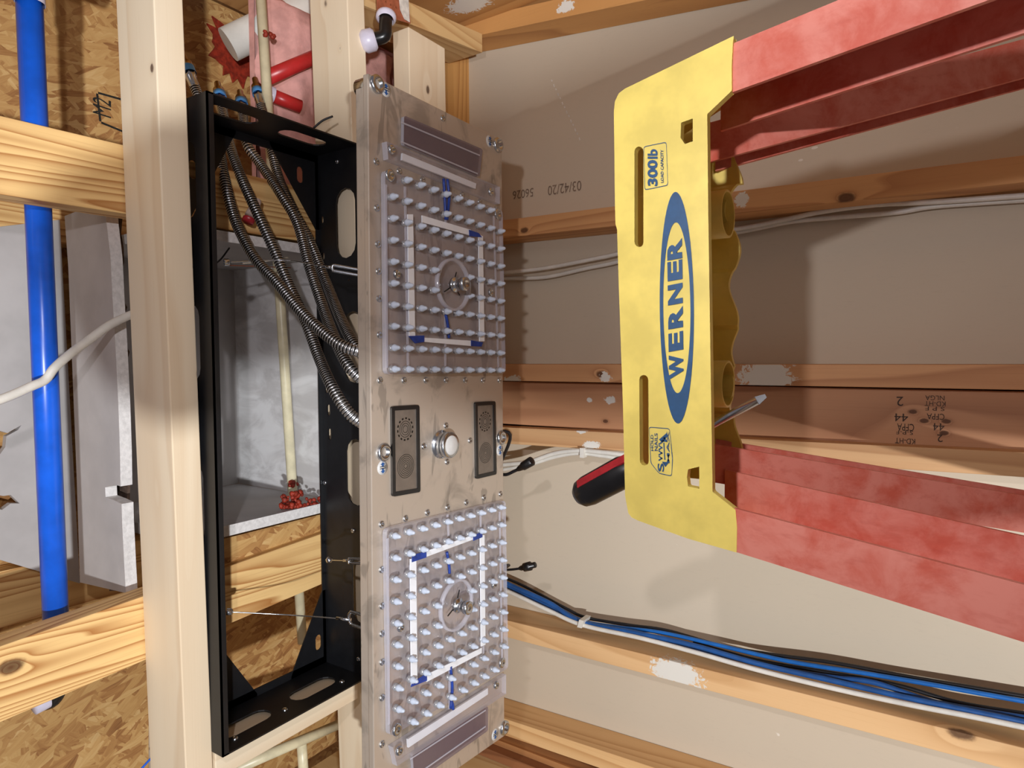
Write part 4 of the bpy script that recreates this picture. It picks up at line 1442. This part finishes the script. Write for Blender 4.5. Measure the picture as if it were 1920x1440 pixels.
# screwdriver through the ladder top
sd = thing('screwdriver', P(1250, 830, 'y', LY+.055), 'screwdriver with a red and black handle stuck through the yellow ladder top', 'screwdriver')
HA, HB = P(1084, 930, 'y', LY+.045), P(1200, 868, 'y', LY+.05)
dd = (HB-HA).normalized()
hl = (HB-HA).length
MB().lathe(HA, dd, [(-.003, .0001), (-.001, .008), (.004, .0125), (.012, .0142), (hl*.75, .0146), (hl*.9, .012), (hl, .009), (hl+.004, .005)], 24).build('handle', M_['black_plastic'], sd)
mb = MB()
side = Vector((0, -1, 0))
upv = dd.cross(side).normalized()
if upv.x < 0:
    upv = -upv
for off, w in ((.7, .0042),):
    n_ = (side*.75+upv*.66).normalized()
    tn = dd.cross(n_).normalized()
    a, b = HA+dd*.010+n_*.0118, HA+dd*(hl*.95)+n_*.0122
    mb.prism([a-tn*w, a+tn*w, b+tn*w, b-tn*w], n_*.0026)
mb.build('grip_stripe', M_['red_plastic'], sd, bevel=.0006)
mb = MB()
n_ = (side*.8-upv*.6).normalized()
tn = dd.cross(n_).normalized()
a, b = HA+dd*.010+n_*.0118, HA+dd*(hl*.95)+n_*.0124
mb.prism([a-tn*.0022, a+tn*.0022, b+tn*.0022, b-tn*.0022], n_*.0022)
mb.build('grip_rib', M_['black_plastic'], sd, bevel=.0006)
SA, SB = HB, P(1420, 751, 'y', LY+.062)
TIP = P(1436, 742, 'y', LY+.063)
sdir = (SB-SA).normalized()
MB().tube([SA, SA.lerp(SB, .5), SB], .0034, 14).build('shaft', M_['chrome'], sd)
mb = MB()
q = sdir.cross(Y1).normalized()
mb.add([SB+q*.0036+Y1*.0014, SB-q*.0036+Y1*.0014, SB-q*.0036-Y1*.0014, SB+q*.0036-Y1*.0014, TIP+q*.0016+Y1*.0003, TIP-q*.0016+Y1*.0003, TIP-q*.0016-Y1*.0003, TIP+q*.0016-Y1*.0003],
       [[0, 1, 2, 3], [4, 7, 6, 5], [0, 4, 5, 1], [1, 5, 6, 2], [2, 6, 7, 3], [3, 7, 4, 0]])
mb.build('blade_tip', M_['tip'], sd)

# ------------------------------------------------------------------ unseen photographer behind the camera, added and shaped to cast the wall shadow
def skinned(name, joints, edges, mat, parent):
    me = bpy.data.meshes.new(name)
    org = Vector(parent['_o'])
    me.from_pydata([R(*j[:3])-org for j in joints], edges, [])
    o = bpy.data.objects.new(name, me)
    COL.objects.link(o)
    o.parent = parent
    sk = o.modifiers.new('skin', 'SKIN')
    for v, j in zip(me.skin_vertices[0].data, joints):
        v.radius = (j[3], j[4] if len(j) > 4 else j[3])
    me.skin_vertices[0].data[0].use_root = True
    su = o.modifiers.new('sub', 'SUBSURF')
    su.levels = su.render_levels = 2
    me.materials.append(mat)
    o['_o'] = tuple(org)
    ALL.append(o)
    return o


def loft(mb, rings, n=20, mi=0):
    vs = []
    for x, y, z, rx, ry in rings:
        for k_ in range(n):
            w = 2*math.pi*k_/n
            vs.append(R(x+rx*math.cos(w), y+ry*math.sin(w), z-DROP))
    fs = [[i_*n+k_, i_*n+(k_+1) % n, (i_+1)*n+(k_+1) % n, (i_+1)*n+k_] for i_ in range(len(rings)-1) for k_ in range(n)]
    fs += [[k_ for k_ in range(n-1, -1, -1)], [(len(rings)-1)*n+k_ for k_ in range(n)]]
    mb.add(vs, fs, mi, True)
    return mb


PX, PY = -.156, -.17
DROP = .05
ph = thing('person', R(PX, PY, -1.6), 'unseen person in grey shirt side-on behind the camera, added to cast a shadow', 'person')
mb = MB()
loft(mb, [(PX+.02, PY, -.80, .10, .15), (PX, PY, -.70, .105, .145), (PX-.012, PY, -.58, .10, .13), (PX-.01, PY, -.47, .10, .14), (PX-.008, PY, -.40, .098, .145), (PX+.0, PY, -.345, .085, .13), (PX+.012, PY, -.315, .065, .09), (PX+.015, PY, -.29, .052, .056)])
for sy in (-1, 1):
    y_ = PY+sy*.078
    mb.tube([R(PX+.01, y_, -.76), R(PX+.01, y_, -.95), R(PX+.02, y_, -1.15), R(PX, y_, -1.35), R(PX-.01, y_, -1.55)], .07, 16, 0, True, [.088, .082, .062, .058, .052])
    y_ = PY+sy*.175
    mb.tube(spl([R(PX, y_-sy*.02, -.37), R(PX-.01, y_+sy*.015, -.50), R(PX-.012, y_+sy*.02, -.64), R(PX+.03, y_+sy*.02, -.86)], 5), .04, 14, 0, True, [.05-.0015*k_ for k_ in range(16)])
mb.build('clothing', M_['shirt'], ph)
HX, HY = PX+.05, PY+.01
mb = MB()
loft(mb, [(PX+.015, PY, -.33, .05, .052), (PX+.025, PY, -.24, .049, .05), (HX-.005, HY, -.195, .056, .052), (HX+.015, HY, -.17, .066, .05), (HX+.012, HY, -.135, .078, .060), (HX+.004, HY, -.09, .083, .069), (HX, HY, -.04, .086, .073), (HX-.004, HY, .0, .078, .067), (HX-.006, HY, .03, .052, .046), (HX-.006, HY, .045, .02, .018)])
mb.add([R(HX+.083, HY, -.055-DROP), R(HX+.108, HY, -.098-DROP), R(HX+.082, HY-.016, -.104-DROP), R(HX+.082, HY+.016, -.104-DROP)], [[0, 1, 2], [0, 3, 1], [1, 3, 2]], 0)
for sy in (-1, 1):
    mb.lathe(R(HX-.005, HY+sy*.066, -.08-DROP), (0, sy, 0), [(0, .012), (.008, .024), (.012, .022), (.008, .010), (.006, .0001)], 14)
hd = mb.build('head', M_['skin'], ph)
mb = MB()
for sy in (-1, 1):
    mb.lathe(R(HX+.075, HY+sy*.028, -.062-DROP), (1, sy*.3, 0), [(0, .012), (.006, .010), (.009, .004), (.0095, .0001)], 12)
mb.build('eyes', M_['sticker'], hd)
MB().box(R(HX+.084, HY-.022, -.135-DROP), R(HX+.084, HY+.022, -.135-DROP), (0, 0, .007), (.006, 0, 0)).build('mouth', M_['red_plastic'], hd)
mb = MB()
loft(mb, [(HX-.022, HY, -.15, .062, .062), (HX-.02, HY, -.10, .078, .074), (HX-.012, HY, -.03, .088, .080), (HX-.008, HY, .01, .086, .074), (HX-.008, HY, .042, .058, .052), (HX-.008, HY, .058, .02, .02)])
mb.build('hair', M_['hair'], ph)
for sy in (-.195, .195):
    w = (PX+.03, PY+sy, -.85)
    J = [(w[0], w[1], w[2], .024, .018), (w[0]+.012, w[1], w[2]-.05, .036, .015), (w[0]+.018, w[1], w[2]-.085, .034, .013)]
    E_ = [(0, 1), (1, 2)]
    for k_, (dx, ln) in enumerate(((-.026, .055), (-.009, .068), (.009, .064), (.026, .05))):
        b0 = len(J)
        J += [(w[0]+.018+dx, w[1], w[2]-.098, .009, .009), (w[0]+.024+dx, w[1]+.004, w[2]-.098-ln*.5, .0085, .0085), (w[0]+.034+dx*.9, w[1]+.012, w[2]-.098-ln, .0075, .0075)]
        E_ += [(2, b0), (b0, b0+1), (b0+1, b0+2)]
    b0 = len(J)
    J += [(w[0]+.046, w[1]+.005, w[2]-.05, .010, .010), (w[0]+.062, w[1]+.012, w[2]-.085, .009, .009)]
    E_ += [(1, b0), (b0, b0+1)]
    skinned('hand', J, E_, M_['skin'], ph)
for sy in (.078, -.078):
    skinned('shoe', [(PX-.03, PY+sy, -1.555, .04, .035), (PX+.05, PY+sy, -1.562, .042, .03), (PX+.14, PY+sy, -1.568, .038, .025)], [(0, 1), (1, 2)], M_['hair'], ph)

# internal bookkeeping off the objects
for o in ALL:
    if '_o' in o:
        del o['_o']
